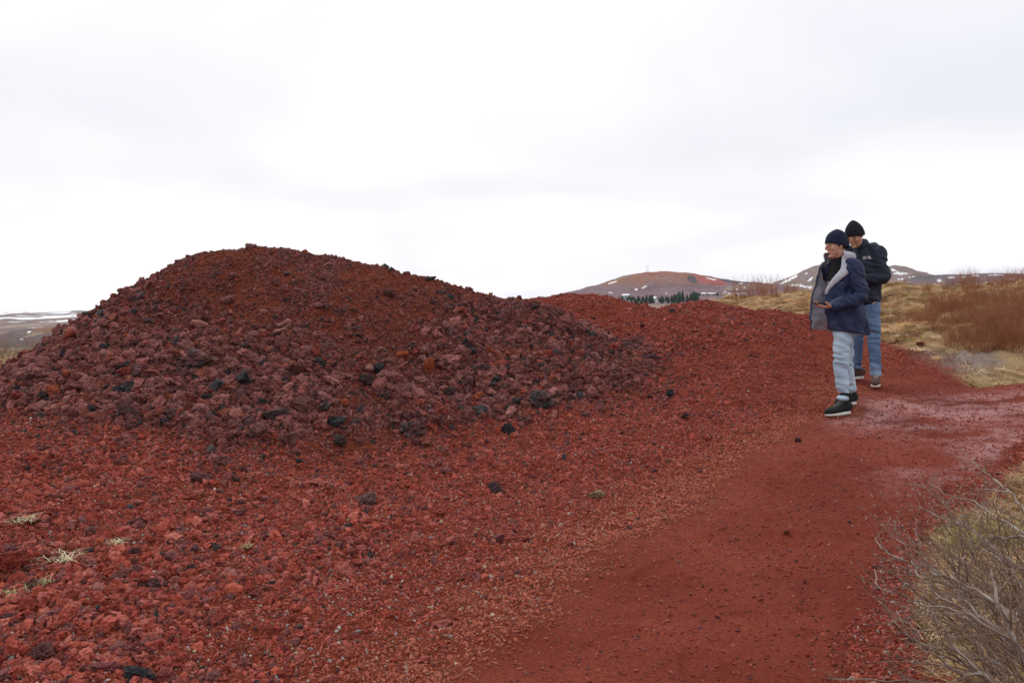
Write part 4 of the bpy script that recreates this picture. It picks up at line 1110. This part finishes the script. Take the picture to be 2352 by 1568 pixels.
def fin(R3, c, p): return np.array(c) + np.array(R3) @ np.array(p)
def frame(yaw_f, pitch, roll=0.0):
    f = np.array([yaw_f[0], yaw_f[1], 0.0]); f /= np.linalg.norm(f); l = np.array([-f[1], f[0], 0]); z = np.array([0, 0, 1.0])
    f2 = f * math.cos(pitch) - z * math.sin(pitch); u2 = f * math.sin(pitch) + z * math.cos(pitch)
    return np.stack([f2, l * math.cos(roll) + u2 * math.sin(roll), u2 * math.cos(roll) - l * math.sin(roll)], 1)
def head(mb, c, R3):
    def E(p, r_): ell(mb, fin(R3, c, p), r_, R3)
    E((-.012, 0, .035), (.096, .076, .090))
    E((.025, 0, .015), (.070, .066, .075))
    S_ = [((.020, 0, .02), .072, .066), ((.024, 0, -.02), .068, .064), ((.030, 0, -.055), .059, .054), ((.040, 0, -.085), .046, .042), ((.050, 0, -.104), .032, .028)]
    S_ = [(fin(R3, c, p), a * .93, b_) for p, a, b_ in S_]
    loft(mb, interp_secs([(p, b_, a) for p, a, b_ in S_], 4), 18, R3[:, 1])
    # nose
    loft(mb, interp_secs([(fin(R3, c, (.086, 0, .022)), .007, .008), (fin(R3, c, (.099, 0, .000)), .009, .012), (fin(R3, c, (.110, 0, -.020)), .012, .013), (fin(R3, c, (.104, 0, -.032)), .012, .007)], 3), 10, R3[:, 1])
    for s_ in (-1, 1):
        E((.095, s_ * .012, -.030), (.010, .007, .007)); E((.060, s_ * .034, -.022), (.022, .026, .028))
        E((-.006, s_ * .074, -.008), (.016, .009, .031)); E((.074, s_ * .030, .034), (.016, .026, .009))
    E((.090, 0, -.056), (.011, .022, .006)); E((.086, 0, -.068), (.011, .019, .007)); E((.074, 0, -.100), (.019, .022, .015))
def face_bits(c, R3, par, sk):
    for s_ in (-1, 1):
        mb = MB(); ell(mb, fin(R3, c, (.0815, s_ * .031, .010)), (.0075, .013, .006), R3); mb.build('eye', EYEW, par)
        mb = MB(); ell(mb, fin(R3, c, (.088, s_ * .031, .0285)), (.006, .020, .0042), R3); mb.build('eyebrow', BROW, par)
    for s_ in (-1, 1):
        mb = MB(); ell(mb, fin(R3, c, (.012, s_ * .070, .012)), (.012, .006, .026), R3); ell(mb, fin(R3, c, (-.045, s_ * .060, -.010)), (.030, .014, .034), R3); mb.build('hair', BROW, par)
    mb = MB(); ell(mb, fin(R3, c, (.0935, 0, -.0615)), (.005, .016, .0030), R3); mb.build('lips', LIPM, par)
def hand(mb, wr, d, nrm, curls, side, spread=.12, thumb=.7, scale=1.0):
    d = np.array(d, float); d /= np.linalg.norm(d); nrm = np.array(nrm, float); nrm -= d * (nrm @ d); nrm /= np.linalg.norm(nrm); s_ = np.cross(nrm, d) * side
    wr = np.array(wr, float); k = scale
    loft(mb, interp_secs([(wr - d * .03, .026, .020), (wr, .027, .018), (wr + d * .035 * k, .036, .016), (wr + d * .075 * k, .041, .013), (wr + d * .092 * k, .038, .010)], 3), 14, s_)
    base_ = [(.029, .086, 1.0), (.010, .092, 1.08), (-.010, .089, 1.0), (-.029, .080, .82)]
    for (off, fwd, ln), cu in zip(base_, curls):
        p = wr + s_ * off + d * (fwd - .018) * k; a = -.05; dd0 = d + s_ * off * spread * 10 * .3; dd0 /= np.linalg.norm(dd0)
        pts = [(p, .0098, .0098)]; p = p + dd0 * .020; pts.append((p, .0095, .0095))
        for j, L_ in enumerate((.042, .026, .021)):
            a += cu * (.7, 1.0, .8)[j]; dd = dd0 * math.cos(a) + nrm * math.sin(a); p = p + dd * L_ * ln; pts.append((p, .0088 - .0008 * j, .0085 - .0008 * j))
        loft(mb, pts, 10, s_)
    p = wr + s_ * .022 + d * .018; dd = s_ * .75 + d * .75 + nrm * .25 * thumb; dd /= np.linalg.norm(dd)
    pts = [(p, .013, .013)]; p = p + dd * .038; pts.append((p, .012, .012)); dd = dd * .6 + d * .5 + nrm * .5 * thumb; dd /= np.linalg.norm(dd)
    p = p + dd * .030; pts.append((p, .0105, .010)); dd = dd * .7 + d * .3 + nrm * .3 * thumb; dd /= np.linalg.norm(dd); p = p + dd * .024; pts.append((p, .0085, .008))
    loft(mb, pts, 10, nrm)
def beanie(c, R3, mt, par, top, point, k=40, fold=.028):
    # open dome of knit with a turned-up edge; low at the nape, resting on the brow
    prof = [(0.0, 1.045), (.12, 1.06), (.25, 1.055), (.26, 1.02), (.42, .985), (.58, .90), (.74, .74), (.86, .54), (.94, .33), (1.0, .06)]
    V = []; m_ = len(prof)
    for (h_, r_) in prof:
        rr = r_ * (1 - point * max(0, h_ - .45) * .75)
        for j in range(k):
            q_ = 2 * math.pi * j / k
            z0 = .030 * (.5 + .5 * math.cos(q_)) - .052 * (.5 - .5 * math.cos(q_))
            x_ = -.012 + math.cos(q_) * .108 * rr - h_ * .012; y_ = math.sin(q_) * .093 * rr
            rib = 1 + .008 * math.sin(q_ * 20)
            V.append(fin(R3, c, ((x_ + .01) * rib - .01, y_ * rib, z0 * (1 - h_) + top * h_)))
    F = [(i * k + j, i * k + (j + 1) % k, (i + 1) * k + (j + 1) % k, (i + 1) * k + j) for i in range(m_ - 1) for j in range(k)] + [tuple(range((m_ - 1) * k, m_ * k))]
    o = mesh_obj('beanie', V, F, mt, par)
    s_ = o.modifiers.new('s', 'SOLIDIFY'); s_.thickness = .006; s_.offset = -1
    ss_ = o.modifiers.new('u', 'SUBSURF'); ss_.levels = 1; ss_.render_levels = 1
    return o
def shoe(base_pt, d, upper, solem, par, shaft, lacem, gum=False, L=.295, toe_up=0.0, nm='boot'):
    """base_pt is under the ankle; d points to the toe"""
    d = np.array([d[0], d[1], 0.0]); d /= np.linalg.norm(d); s_ = np.array([-d[1], d[0], 0]); z = np.array([0, 0, 1.0]); B = np.array(base_pt, float)
    P = lambda a, b_, c_: B + d * a + s_ * b_ + z * (c_ + max(0, a) * toe_up)
    mb = MB()
    prof = [(-.085, .026, .040), (-.070, .034, .052), (-.02, .038, .060), (.04, .040, .055), (.10, .046, .040), (.15, .046, .033), (.185, .036, .028), (.203, .020, .020)]
    loft(mb, interp_secs([(P(a, 0, .012 + h_), w_ * 1.04, h_) for a, w_, h_ in prof], 3), 18, s_)
    loft(mb, interp_secs([(P(-.022, 0, .05), .040, .052), (P(-.020, 0, .10), .040, .050), (P(-.022, 0, shaft), .046, .054)], 3), 18, s_)
    loft(mb, interp_secs([(P(.01, 0, .10), .022, .018), (P(.05, 0, .085), .024, .016), (P(.10, 0, .062), .022, .010)], 3), 12, s_)
    o = fuse(mb, nm, upper, par, .006, 3)
    # sole
    n = 28; out_ = []
    for i in range(n):
        q_ = 2 * math.pi * i / n; x_ = math.cos(q_); a = .060 + x_ * .146; w_ = (.040 + .010 * ss(a, 0, .13)) * abs(math.sin(q_)) ** .75 * (1 if math.sin(q_) > 0 else -1)
        out_.append((a, float(w_)))
    V = []; lv = [(0.0, .95), (.005, 1.0), (.014, 1.0), (.022, .96)]
    for h_, k_ in lv:
        for a, w_ in out_: V.append(P(.06 + (a - .06) * k_, w_ * k_, h_ + (.008 if a < -.02 and h_ > .01 else 0)))
    F = [(i * n + j, i * n + (j + 1) % n, (i + 1) * n + (j + 1) % n, (i + 1) * n + j) for i in range(3) for j in range(n)] + [tuple(range(n))[::-1], tuple(range(3 * n, 4 * n))]
    mesh_obj('sole', V, F, solem, o)
    for i in range(5):
        a = .028 + i * .021; h_ = .135 - i * .0125
        mb = MB(); tube(mb, [P(a - .008, -.032, h_ - .018), P(a, -.014, h_), P(a + .008, .014, h_), P(a, .032, h_ - .018)], [.0032] * 4, 5); mb.build('lace', lacem, o)
    if gum:
        mb = MB(); ell(mb, P(.175, 0, .028), (.034, .034, .018)); mb.build('toe_cap', GUM, o)
    return o

def gz(x, y): return float(H(np.array([x]), np.array([y]))[0])

# ---- front man: open navy jacket, bleached jeans, phone in hand
d1 = 7.95; p0 = at(1940, 948, d1); x0, y0 = p0[0], p0[1]; z0 = gz(x0, y0)
man = empty('person', (x0, y0, z0))
tag(man, 'man in open navy jacket and pale blue jeans holding a black phone', 'person')
zz = lambda X_, Y_: gz(x0 + X_, y0 + Y_) - z0
F1 = np.array([-.90, -.436, 0]); L1 = np.array([.436, -.90, 0])
HC = np.array([-.065, -.02, 1.600]); R1h = frame((-.985, -.17), .10)
fl, fr = np.array([-.080, -.16, 0]), np.array([.110, .14, 0])
fl[2] = zz(*fl[:2]) + .012; fr[2] = zz(*fr[:2]) + .012
hipL, hipR = np.array([-.030, -.085, .90]), np.array([.030, .075, .90])
knL, knR = np.array([-.080, -.13, .50]), np.array([.060, .10, .50])
shL, shR = np.array([.035, -.160, 1.385]), np.array([-.075, .155, 1.385])
elL, wrL = np.array([.085, -.215, 1.105]), np.array([-.200, -.225, 1.015])
elR, wrR = np.array([.02, .23, 1.12]), np.array([-.03, .17, .90])
def torso_secs(secs): return interp_secs([(np.array([x_, y_, z_]), a, b_) for x_, y_, z_, a, b_ in secs], 5)
def body(name_par, skin_, HC, Rh, neck, hipL, hipR, knL, knR, anL, anR, shL, shR, elL, elR, wrL, wrR, Ld, hands):
    mb = MB(); head(mb, HC, Rh)
    loft(mb, interp_secs([(fin(Rh, HC, (-.018, 0, -.03)), .054, .058), (fin(Rh, HC, (-.022, 0, -.085)), .052, .056), (neck, .056, .058), (neck + np.array([0, 0, -.06]), .060, .055)], 4), 18, Ld)
    pel = (hipL + hipR) / 2; ch = neck + np.array([0, 0, -.22])
    loft(mb, interp_secs([(pel + np.array([0, 0, -.03]), .115, .075), (pel + np.array([0, 0, .12]), .105, .070), (ch, .125, .080), (neck + np.array([0, 0, -.12]), .11, .062)], 5), 20, Ld)
    for h_, k_, a_ in ((hipL, knL, anL), (hipR, knR, anR)):
        loft(mb, interp_secs([(h_, .078, .08), ((h_ + k_) / 2, .058, .060), (k_, .044, .046), ((k_ + a_) / 2, .042, .044), (a_, .034, .036)], 4), 14, Ld)
    for s_, e_, w_ in ((shL, elL, wrL), (shR, elR, wrR)):
        loft(mb, interp_secs([(s_, .046, .046), ((s_ + e_) / 2, .042, .042), (e_, .036, .036), ((e_ + w_) / 2, .033, .033), (w_, .025, .021)], 4), 14, Ld)
    for a_ in hands: hand(mb, *a_)
    return fuse(mb, 'body', skin_, name_par, .0042, 4)
anL, anR = fl + np.array([.01, .0, .11]), fr + np.array([0, 0, .11])
neck1 = np.array([-.030, 0, 1.46])
b1 = body(man, SKIN, HC, R1h, neck1, hipL, hipR, knL, knR, anL, anR, shL, shR, elL, elR, wrL, wrR, L1,
          [(wrL, (-.93, -.10, .06), (.05, .1, 1), (.40, .38, .38, .42), 1, .1, .9), (wrR, (-.15, -.1, -1), (-.3, -.9, 0), (.6, .6, .6, .6), -1)])
face_bits(HC, R1h, b1, SKIN)
beanie(HC, R1h, BEAN, man, .152, .0)
def jeans(par, mt, hipL, hipR, knL, knR, anL, anR, Ld, top, cuff=.12, w=1.0, seed=3):
    mb = MB(); pel = (hipL + hipR) / 2
    loft(mb, interp_secs([(pel + np.array([0, 0, top]), .135 * w, .088 * w), (pel + np.array([0, 0, .0]), .150 * w, .098 * w), (pel + np.array([0, 0, -.07]), .138 * w, .096 * w)], 4), 22, Ld)
    for h_, k_, a_ in ((hipL, knL, anL), (hipR, knR, anR)):
        loft(mb, interp_secs([(h_ + np.array([0, 0, -.05]), .082 * w, .088 * w), ((h_ + k_) / 2, .080 * w, .088 * w), (k_, .066 * w, .070 * w), ((k_ + a_) / 2, .060 * w, .063 * w), (a_ + np.array([0, 0, cuff]), .054 * w, .058 * w), (a_ + np.array([0, 0, cuff - .045]), .056 * w, .060 * w)], 5), 18, Ld)
    kz = knL[2]
    msk = lambda P: .35 + .9 * np.exp(-((P[:, 2] - kz - .02) / .10) ** 2) + 1.1 * np.exp(-((P[:, 2] - anL[2] - .09) / .07) ** 2) + .5 * np.exp(-((P[:, 2] - hipL[2] + .12) / .08) ** 2)
    return fuse(mb, 'jeans', mt, par, .007, 3, folds(.014, 5, 16, seed, .5, msk))
jeans(man, JN1, hipL, hipR, knL, knR, anL, anR, L1, .08, .09)
shoe(fl, (-.93, -.36), BOOTM, SOLEW, man, .205, LACEG)
shoe(fr, (-.86, -.50), BOOTM, SOLEW, man, .205, LACEG)
# shirt: black with a grey and a white band across the chest
def band(par, nm, mt, z_a, z_b, k=1.0):
    mb = MB(); zs = np.linspace(z_a, z_b, 8)
    key = [(.74, .165, .115), (.95, .15, .105), (1.15, .155, .112), (1.30, .165, .110), (1.38, .14, .092), (1.42, .085, .072), (1.455, .066, .066), (1.50, .064, .064)]
    kz_ = [q_[0] for q_ in key]
    secs = [(np.array([-.012 + (z_ - 1.2) * -.06, 0, z_]), np.interp(z_, kz_, [q_[1] for q_ in key]) * k, np.interp(z_, kz_, [q_[2] for q_ in key]) * k) for z_ in zs]
    loft(mb, secs, 28, L1, False)
    return mb.build(nm, mt, par)
sh_ = band(man, 'shirt', SHIRTB, .80, 1.50, .93)
band(sh_, 'shirt_stripe', GREYS, 1.215, 1.265, .942); band(sh_, 'shirt_stripe', WHITES, 1.160, 1.212, .944); band(sh_, 'shirt_stripe', GREYS, .95, 1.157, .940)
# jacket shell: an open sheet round the back, with its lining inside
def jacket_shell():
    zs = np.concatenate([np.linspace(.765, 1.33, 36), np.linspace(1.35, 1.475, 9)]); nth = 90; V = []
    for z_ in zs:
        a = np.interp(z_, [.765, .95, 1.15, 1.30, 1.38, 1.43, 1.475], [.186, .172, .148, .138, .122, .105, .095])
        b_ = np.interp(z_, [.765, .95, 1.15, 1.30, 1.38, 1.43, 1.475], [.218, .205, .192, .200, .178, .125, .105])
        thL = np.interp(z_, [.765, 1.05, 1.18, 1.28, 1.36, 1.475], [rad(-12), rad(-8), rad(-4), rad(16), rad(38), rad(60)])
        thR = np.interp(z_, [.765, 1.1, 1.3, 1.475], [rad(330), rad(322), rad(312), rad(300)])
        flare = np.interp(z_, [.765, 1.1, 1.3, 1.475], [.55, .38, .22, .05])
        cx = -.022 - (z_ - 1.1) * .05 + .025 * (1 - ss(z_, .8, 1.1))
        for j in range(nth):
            t = j / (nth - 1); th = thL + (thR - thL) * t
            fl_ = 1 + flare * ss(th, rad(262), thR) 
            f_ = math.cos(th) * a * fl_ + .06 * flare * ss(th, rad(285), thR) + .022 * (1 - ss(th, rad(10), rad(70))); l_ = math.sin(th) * b_ * fl_
            wv = .004 * math.sin(z_ * 26 + th * 5) + .005 * math.sin(th * 9 + z_ * 8) + .030 * (.3 - abs(float(fbm2(np.array(th * 1.5 + z_ * 3.0), np.array(z_ * 5.5 - th * .8), 3, 55)) * 2.2))
            dr = 1 + wv / .2
            zd = z_ - (.035 * math.sin(th - rad(60)) * (1 - ss(z_, .77, .95)) if True else 0)
            V.append(np.array([cx, 0, zd]) + F1 * f_ * dr + L1 * l_ * dr)
    n, m_ = len(zs), nth
    F = [(i * m_ + j, i * m_ + j + 1, (i + 1) * m_ + j + 1, (i + 1) * m_ + j) for i in range(n - 1) for j in range(m_ - 1)]
    return V, F, zs
JV, JF, JZ = jacket_shell()
jk = mesh_obj('jacket', JV, JF, [NAVY, LINE], man)
sm_ = jk.modifiers.new('s', 'SOLIDIFY'); sm_.thickness = .010; sm_.offset = 0; sm_.material_offset = 1; sm_.material_offset_rim = 0; sm_.use_even_offset = True
mb = MB()
loft(mb, interp_secs([(shL + L1 * -.05 + np.array([-.01, 0, .015]), .070, .070), (shL, .080, .082), ((shL + elL) / 2, .074, .076), (elL, .066, .068), (elL * .45 + wrL * .55, .058, .060), (wrL * .9 + elL * .1, .046, .047), (wrL, .042, .043)], 6), 22, L1)
fuse(mb, 'sleeve', NAVY, jk, .008, 3, folds(.016, 7, 13, 21, .8))
mb = MB()
loft(mb, interp_secs([(shR + L1 * .05, .070, .070), (shR, .080, .080), ((shR + elR) / 2, .072, .074), (elR, .064, .066), (wrR, .044, .045)], 6), 22, L1)
fuse(mb, 'sleeve', NAVY, jk, .008, 3, folds(.009, 9, 15, 22, .8))
# folded-back collar: grey lining round the neck and down the chest, hood hanging behind
def strip(name, mt, rows, th_=.012, par=None):
    V = [p for r_ in rows for p in r_]; m_ = len(rows[0]); n = len(rows)
    F = [(i * m_ + j, i * m_ + j + 1, (i + 1) * m_ + j + 1, (i + 1) * m_ + j) for i in range(n - 1) for j in range(m_ - 1)]
    o = mesh_obj(name, V, F, mt, par); s_ = o.modifiers.new('s', 'SOLIDIFY'); s_.thickness = th_; s_.offset = 0
    u_ = o.modifiers.new('u', 'SUBSURF'); u_.levels = 1; u_.render_levels = 1
    return o
def shell_pt(z_, th, off):
    a = np.interp(z_, [.765, .95, 1.15, 1.30, 1.38, 1.43, 1.475], [.186, .172, .148, .138, .122, .105, .095]) + off
    b_ = np.interp(z_, [.765, .95, 1.15, 1.30, 1.38, 1.43, 1.475], [.218, .205, .192, .200, .178, .125, .105]) + off
    cx = -.022 - (z_ - 1.1) * .05 + .025 * (1 - ss(z_, .8, 1.1))
    return np.array([cx, 0, z_]) + F1 * math.cos(th) * a + L1 * math.sin(th) * b_
rows = []
for z_ in np.linspace(1.13, 1.50, 14):
    thL = np.interp(z_, [.765, 1.05, 1.18, 1.28, 1.36, 1.475], [rad(-12), rad(-8), rad(-4), rad(16), rad(38), rad(60)]); wd = np.interp(z_, [1.13, 1.2, 1.32, 1.42, 1.50], [rad(3), rad(14), rad(30), rad(52), rad(70)])
    rows.append([shell_pt(min(z_, 1.475), thL + wd * t, .020 + .018 * math.sin(t * math.pi) * .6) + np.array([0, 0, max(0, z_ - 1.475)]) for t in np.linspace(-.05, 1, 7)])
strip('lapel', LINE, rows, .012, jk)
rows = []
for t in np.linspace(0, 1, 20):
    th = rad(60) + rad(240) * t; row = []
    for k_ in np.linspace(0, 1, 6):
        r_ = .078 + .050 * math.sin(k_ * math.pi * .9) + .030 * k_ ; z_ = 1.515 - .02 * math.cos(th) * -1 - .085 * k_ * k_ + .025 * math.sin(k_ * math.pi)
        row.append(neck1 * [1, 1, 0] + F1 * math.cos(th) * r_ * 1.05 + L1 * math.sin(th) * r_ + np.array([.0, 0, z_]))
    rows.append(row)
strip('collar', LINE, rows, .012, jk)
mb = MB()
loft(mb, interp_secs([(neck1 + L1 * .125 + F1 * -.02 + np.array([0, 0, -.055]), .03, .04), (neck1 + L1 * .09 + F1 * -.085 + np.array([0, 0, -.06]), .045, .055), (neck1 + F1 * -.125 + np.array([0, 0, -.07]), .055, .070), (neck1 + L1 * -.09 + F1 * -.085 + np.array([0, 0, -.06]), .045, .055), (neck1 - L1 * .125 + np.array([0, 0, -.055]), .03, .04)], 5), 16, (0, 0, 1))
fuse(mb, 'hood', NAVY, jk, .008, 3, folds(.008, 14, 14, 30))
mb = MB(); pt_ = shell_pt(1.405, rad(88), .040); loft(mb, [(pt_ + F1 * .035, .019, .007), (pt_ - F1 * .035 + np.array([0, 0, .008]), .019, .007)], 12, (0, 0, 1)); mb.build('collar_tab', cloth('slate_tab', (.055, .06, .085)), jk)
pt_ = shell_pt(1.235, rad(42), .010); mb = MB()
for k_ in range(3): tube(mb, [pt_ + F1 * (.012 - .010 * k_) + np.array([0, 0, -.002]), pt_ + F1 * (.008 - .010 * k_) + np.array([0, 0, .006])], [.0022, .0014], 5)
mb.build('chest_logo', WHITES, jk)
# phone
ph = empty('phone', np.array([x0, y0, z0]) + wrL + np.array([-.125, -.015, .040])); tag(ph, 'black phone held flat in the front man\'s hand', 'phone')
bm = bmesh.new(); bmesh.ops.create_cube(bm, size=1); bmesh.ops.scale(bm, vec=(.150, .072, .009), verts=bm.verts); bmesh.ops.bevel(bm, geom=bm.edges[:], offset=.003, segments=2, affect='EDGES')
me = bpy.data.meshes.new('case'); bm.to_mesh(me); bm.free(); me.materials.append(plain('phone_case', (.02, .02, .022), .45, .1))
o = bpy.data.objects.new('case', me); COL.objects.link(o); o.parent = ph
o = mesh_obj('screen', [(-.070, -.032, .0052), (.070, -.032, .0052), (.070, .032, .0052), (-.070, .032, .0052)], [(0, 1, 2, 3)], PHM, ph, False)
ph.rotation_euler = (rad(14), rad(8), rad(8))

# ---- man behind: closed black-navy jacket, mid blue jeans
d2 = 9.05; p0 = at(1981, 884, d2); x2, y2 = p0[0], p0[1]; z2 = gz(x2, y2)
man2 = empty('person', (x2, y2, z2)); tag(man2, 'man in pointed black beanie and zipped dark jacket looking down', 'person')
zz2 = lambda X_, Y_: gz(x2 + X_, y2 + Y_) - z2
F2 = np.array([-.74, -.67, 0]); L2 = np.array([.67, -.74, 0])
HC2 = np.array([-.105, -.10, 1.615]); R2h = frame((-.72, -.69), .46)
gl, gr = np.array([.075, -.17, 0]), np.array([-.015, .12, 0]); gl[2] = zz2(*gl[:2]) + .012; gr[2] = zz2(*gr[:2]) + .012
hL, hR = np.array([.080, -.075, .93]), np.array([-.035, .065, .93]); kL, kR = np.array([.075, -.13, .51]), np.array([-.025, .07, .51])
aL, aR = gl + np.array([0, 0, .10]), gr + np.array([0, 0, .10])
sL, sR = np.array([.140, -.125, 1.425]), np.array([-.085, .110, 1.425]); eL, eR = np.array([.145, -.205, 1.155]), np.array([-.17, .03, 1.17])
wL, wR = np.array([-.125, -.20, 1.115]), np.array([-.20, -.14, 1.13]); neck2 = np.array([.000, -.020, 1.49])
b2 = body(man2, SKIN2, HC2, R2h, neck2, hL, hR, kL, kR, aL, aR, sL, sR, eL, eR, wL, wR, L2,
          [(wL, (-.95, .2, .0), (.1, .9, .3), (.6, .6, .65, .7), 1), (wR, (-.3, -.9, .0), (.7, .2, .5), (.6, .6, .65, .7), -1)])
face_bits(HC2, R2h, b2, SKIN2)
mb = MB(); ell(mb, fin(R2h, HC2, (.062, 0, -.085)), (.033, .042, .028), R2h); 
beanie(HC2, R2h, BEAN2, man2, .168, .55)
jeans(man2, JN2, hL, hR, kL, kR, aL, aR, L2, .14, .06, .98, 8)
shoe(gl, (-.45, -.89), BRNM, SOLEW, man2, .115, LACEW, True, nm='shoe'); shoe(gr, (-.96, -.20), BRNM, SOLEW, man2, .115, LACEW, nm='shoe')
mb = MB(); c0 = (hL + hR) / 2
loft(mb, interp_secs([(np.array([.025, -.005, .905]), .175, .135), (np.array([.025, -.005, .95]), .178, .138), (np.array([.030, -.005, 1.10]), .180, .140), (np.array([.030, -.005, 1.26]), .185, .140), (np.array([.025, -.005, 1.38]), .172, .125), (np.array([.015, -.01, 1.445]), .125, .102), (np.array([.005, -.02, 1.495]), .084, .086), (np.array([-.010, -.035, 1.53]), .080, .080)], 6), 30, L2)
for s_, e_, w_ in ((sL, eL, wL), (sR, eR, wR)):
    loft(mb, interp_secs([(s_ * .75 + np.array([.02, 0, 1.42]) * .25, .078, .078), (s_, .080, .080), ((s_ + e_) / 2, .074, .076), (e_, .068, .070), ((e_ + w_) / 2, .060, .062), (w_, .048, .048)], 6), 20, L2)
loft(mb, interp_secs([(neck2 + L2 * .115 + F2 * .01 + np.array([0, 0, -.005]), .028, .034), (neck2 + L2 * .10 - F2 * .07 + np.array([0, 0, .005]), .045, .050), (neck2 - F2 * .135 + np.array([0, 0, .0]), .052, .060), (neck2 - L2 * .10 - F2 * .07, .045, .050), (neck2 - L2 * .115, .028, .034)], 5), 16, (0, 0, 1))
msk2 = lambda P: .55 + .7 * np.exp(-((P[:, 2] - 1.17) / .09) ** 2) + .5 * np.exp(-((P[:, 2] - .92) / .04) ** 2)
jk2 = fuse(mb, 'jacket', NAVY2, man2, .008, 3, folds(.017, 5, 11, 41, .7, msk2))
# small white emblem on the chest: three nested quarter arches beside three short bars
dg = bpy.context.evaluated_depsgraph_get(); dg.update()
from mathutils.bvhtree import BVHTree
bv = BVHTree.FromPolygons([v.co[:] for v in jk2.data.vertices], [tuple(p.vertices) for p in jk2.data.polygons])
def on_jacket(px, py):
    """px across the chest (to the wearer's left), py up, from the emblem's centre"""
    c_ = np.array([.03, -.005, 1.365]) + L2 * (.085 + px) + np.array([0, 0, py])
    hit = bv.ray_cast(Vector(c_ + F2 * .5), Vector(-F2), 1.0)
    return np.array(hit[0]) + F2 * .003 if hit[0] else c_ + F2 * .14
mb = MB()
for r_ in (.012, .022, .032):
    tube(mb, [on_jacket(.008 + r_ * math.cos(q_), -.012 + r_ * math.sin(q_)) for q_ in np.linspace(0, math.pi / 2, 8)], [.0034] * 8, 6)
for k_ in range(3):
    tube(mb, [on_jacket(-.042, -.008 + k_ * .012), on_jacket(-.004, -.008 + k_ * .012)], [.0030] * 2, 6)
mb.build('chest_logo', WHITES, jk2)
mb = MB(); tube(mb, [on_jacket(-.085, q_) + F2 * .001 for q_ in np.linspace(-.35, .10, 12)], [.004] * 12, 5); mb.build('zip', SHIRTB, jk2)

# ------------------------------------------------------------------ the air: thin even haze over the whole landscape
hm = bpy.data.materials.new('haze'); hm.use_nodes = True; t = hm.node_tree; t.nodes.clear()
ho = N(t, 'ShaderNodeOutputMaterial'); hv = N(t, 'ShaderNodeVolumePrincipled', inp={'Color': (.86, .91, 1.0, 1), 'Density': .000035})
t.links.new(hv.outputs[0], ho.inputs['Volume'])
hb = 9400.0; lo, hi = -60.0, 150.0
hz = mesh_obj('haze', [(-hb, -hb, lo), (hb, -hb, lo), (hb, hb, lo), (-hb, hb, lo), (-hb, -hb, hi), (hb, -hb, hi), (hb, hb, hi), (-hb, hb, hi)],
              [(3, 2, 1, 0), (4, 5, 6, 7), (0, 1, 5, 4), (1, 2, 6, 5), (2, 3, 7, 6), (3, 0, 4, 7)], hm, None, False)
tag(hz, 'thin pale haze over the land', kind='stuff')
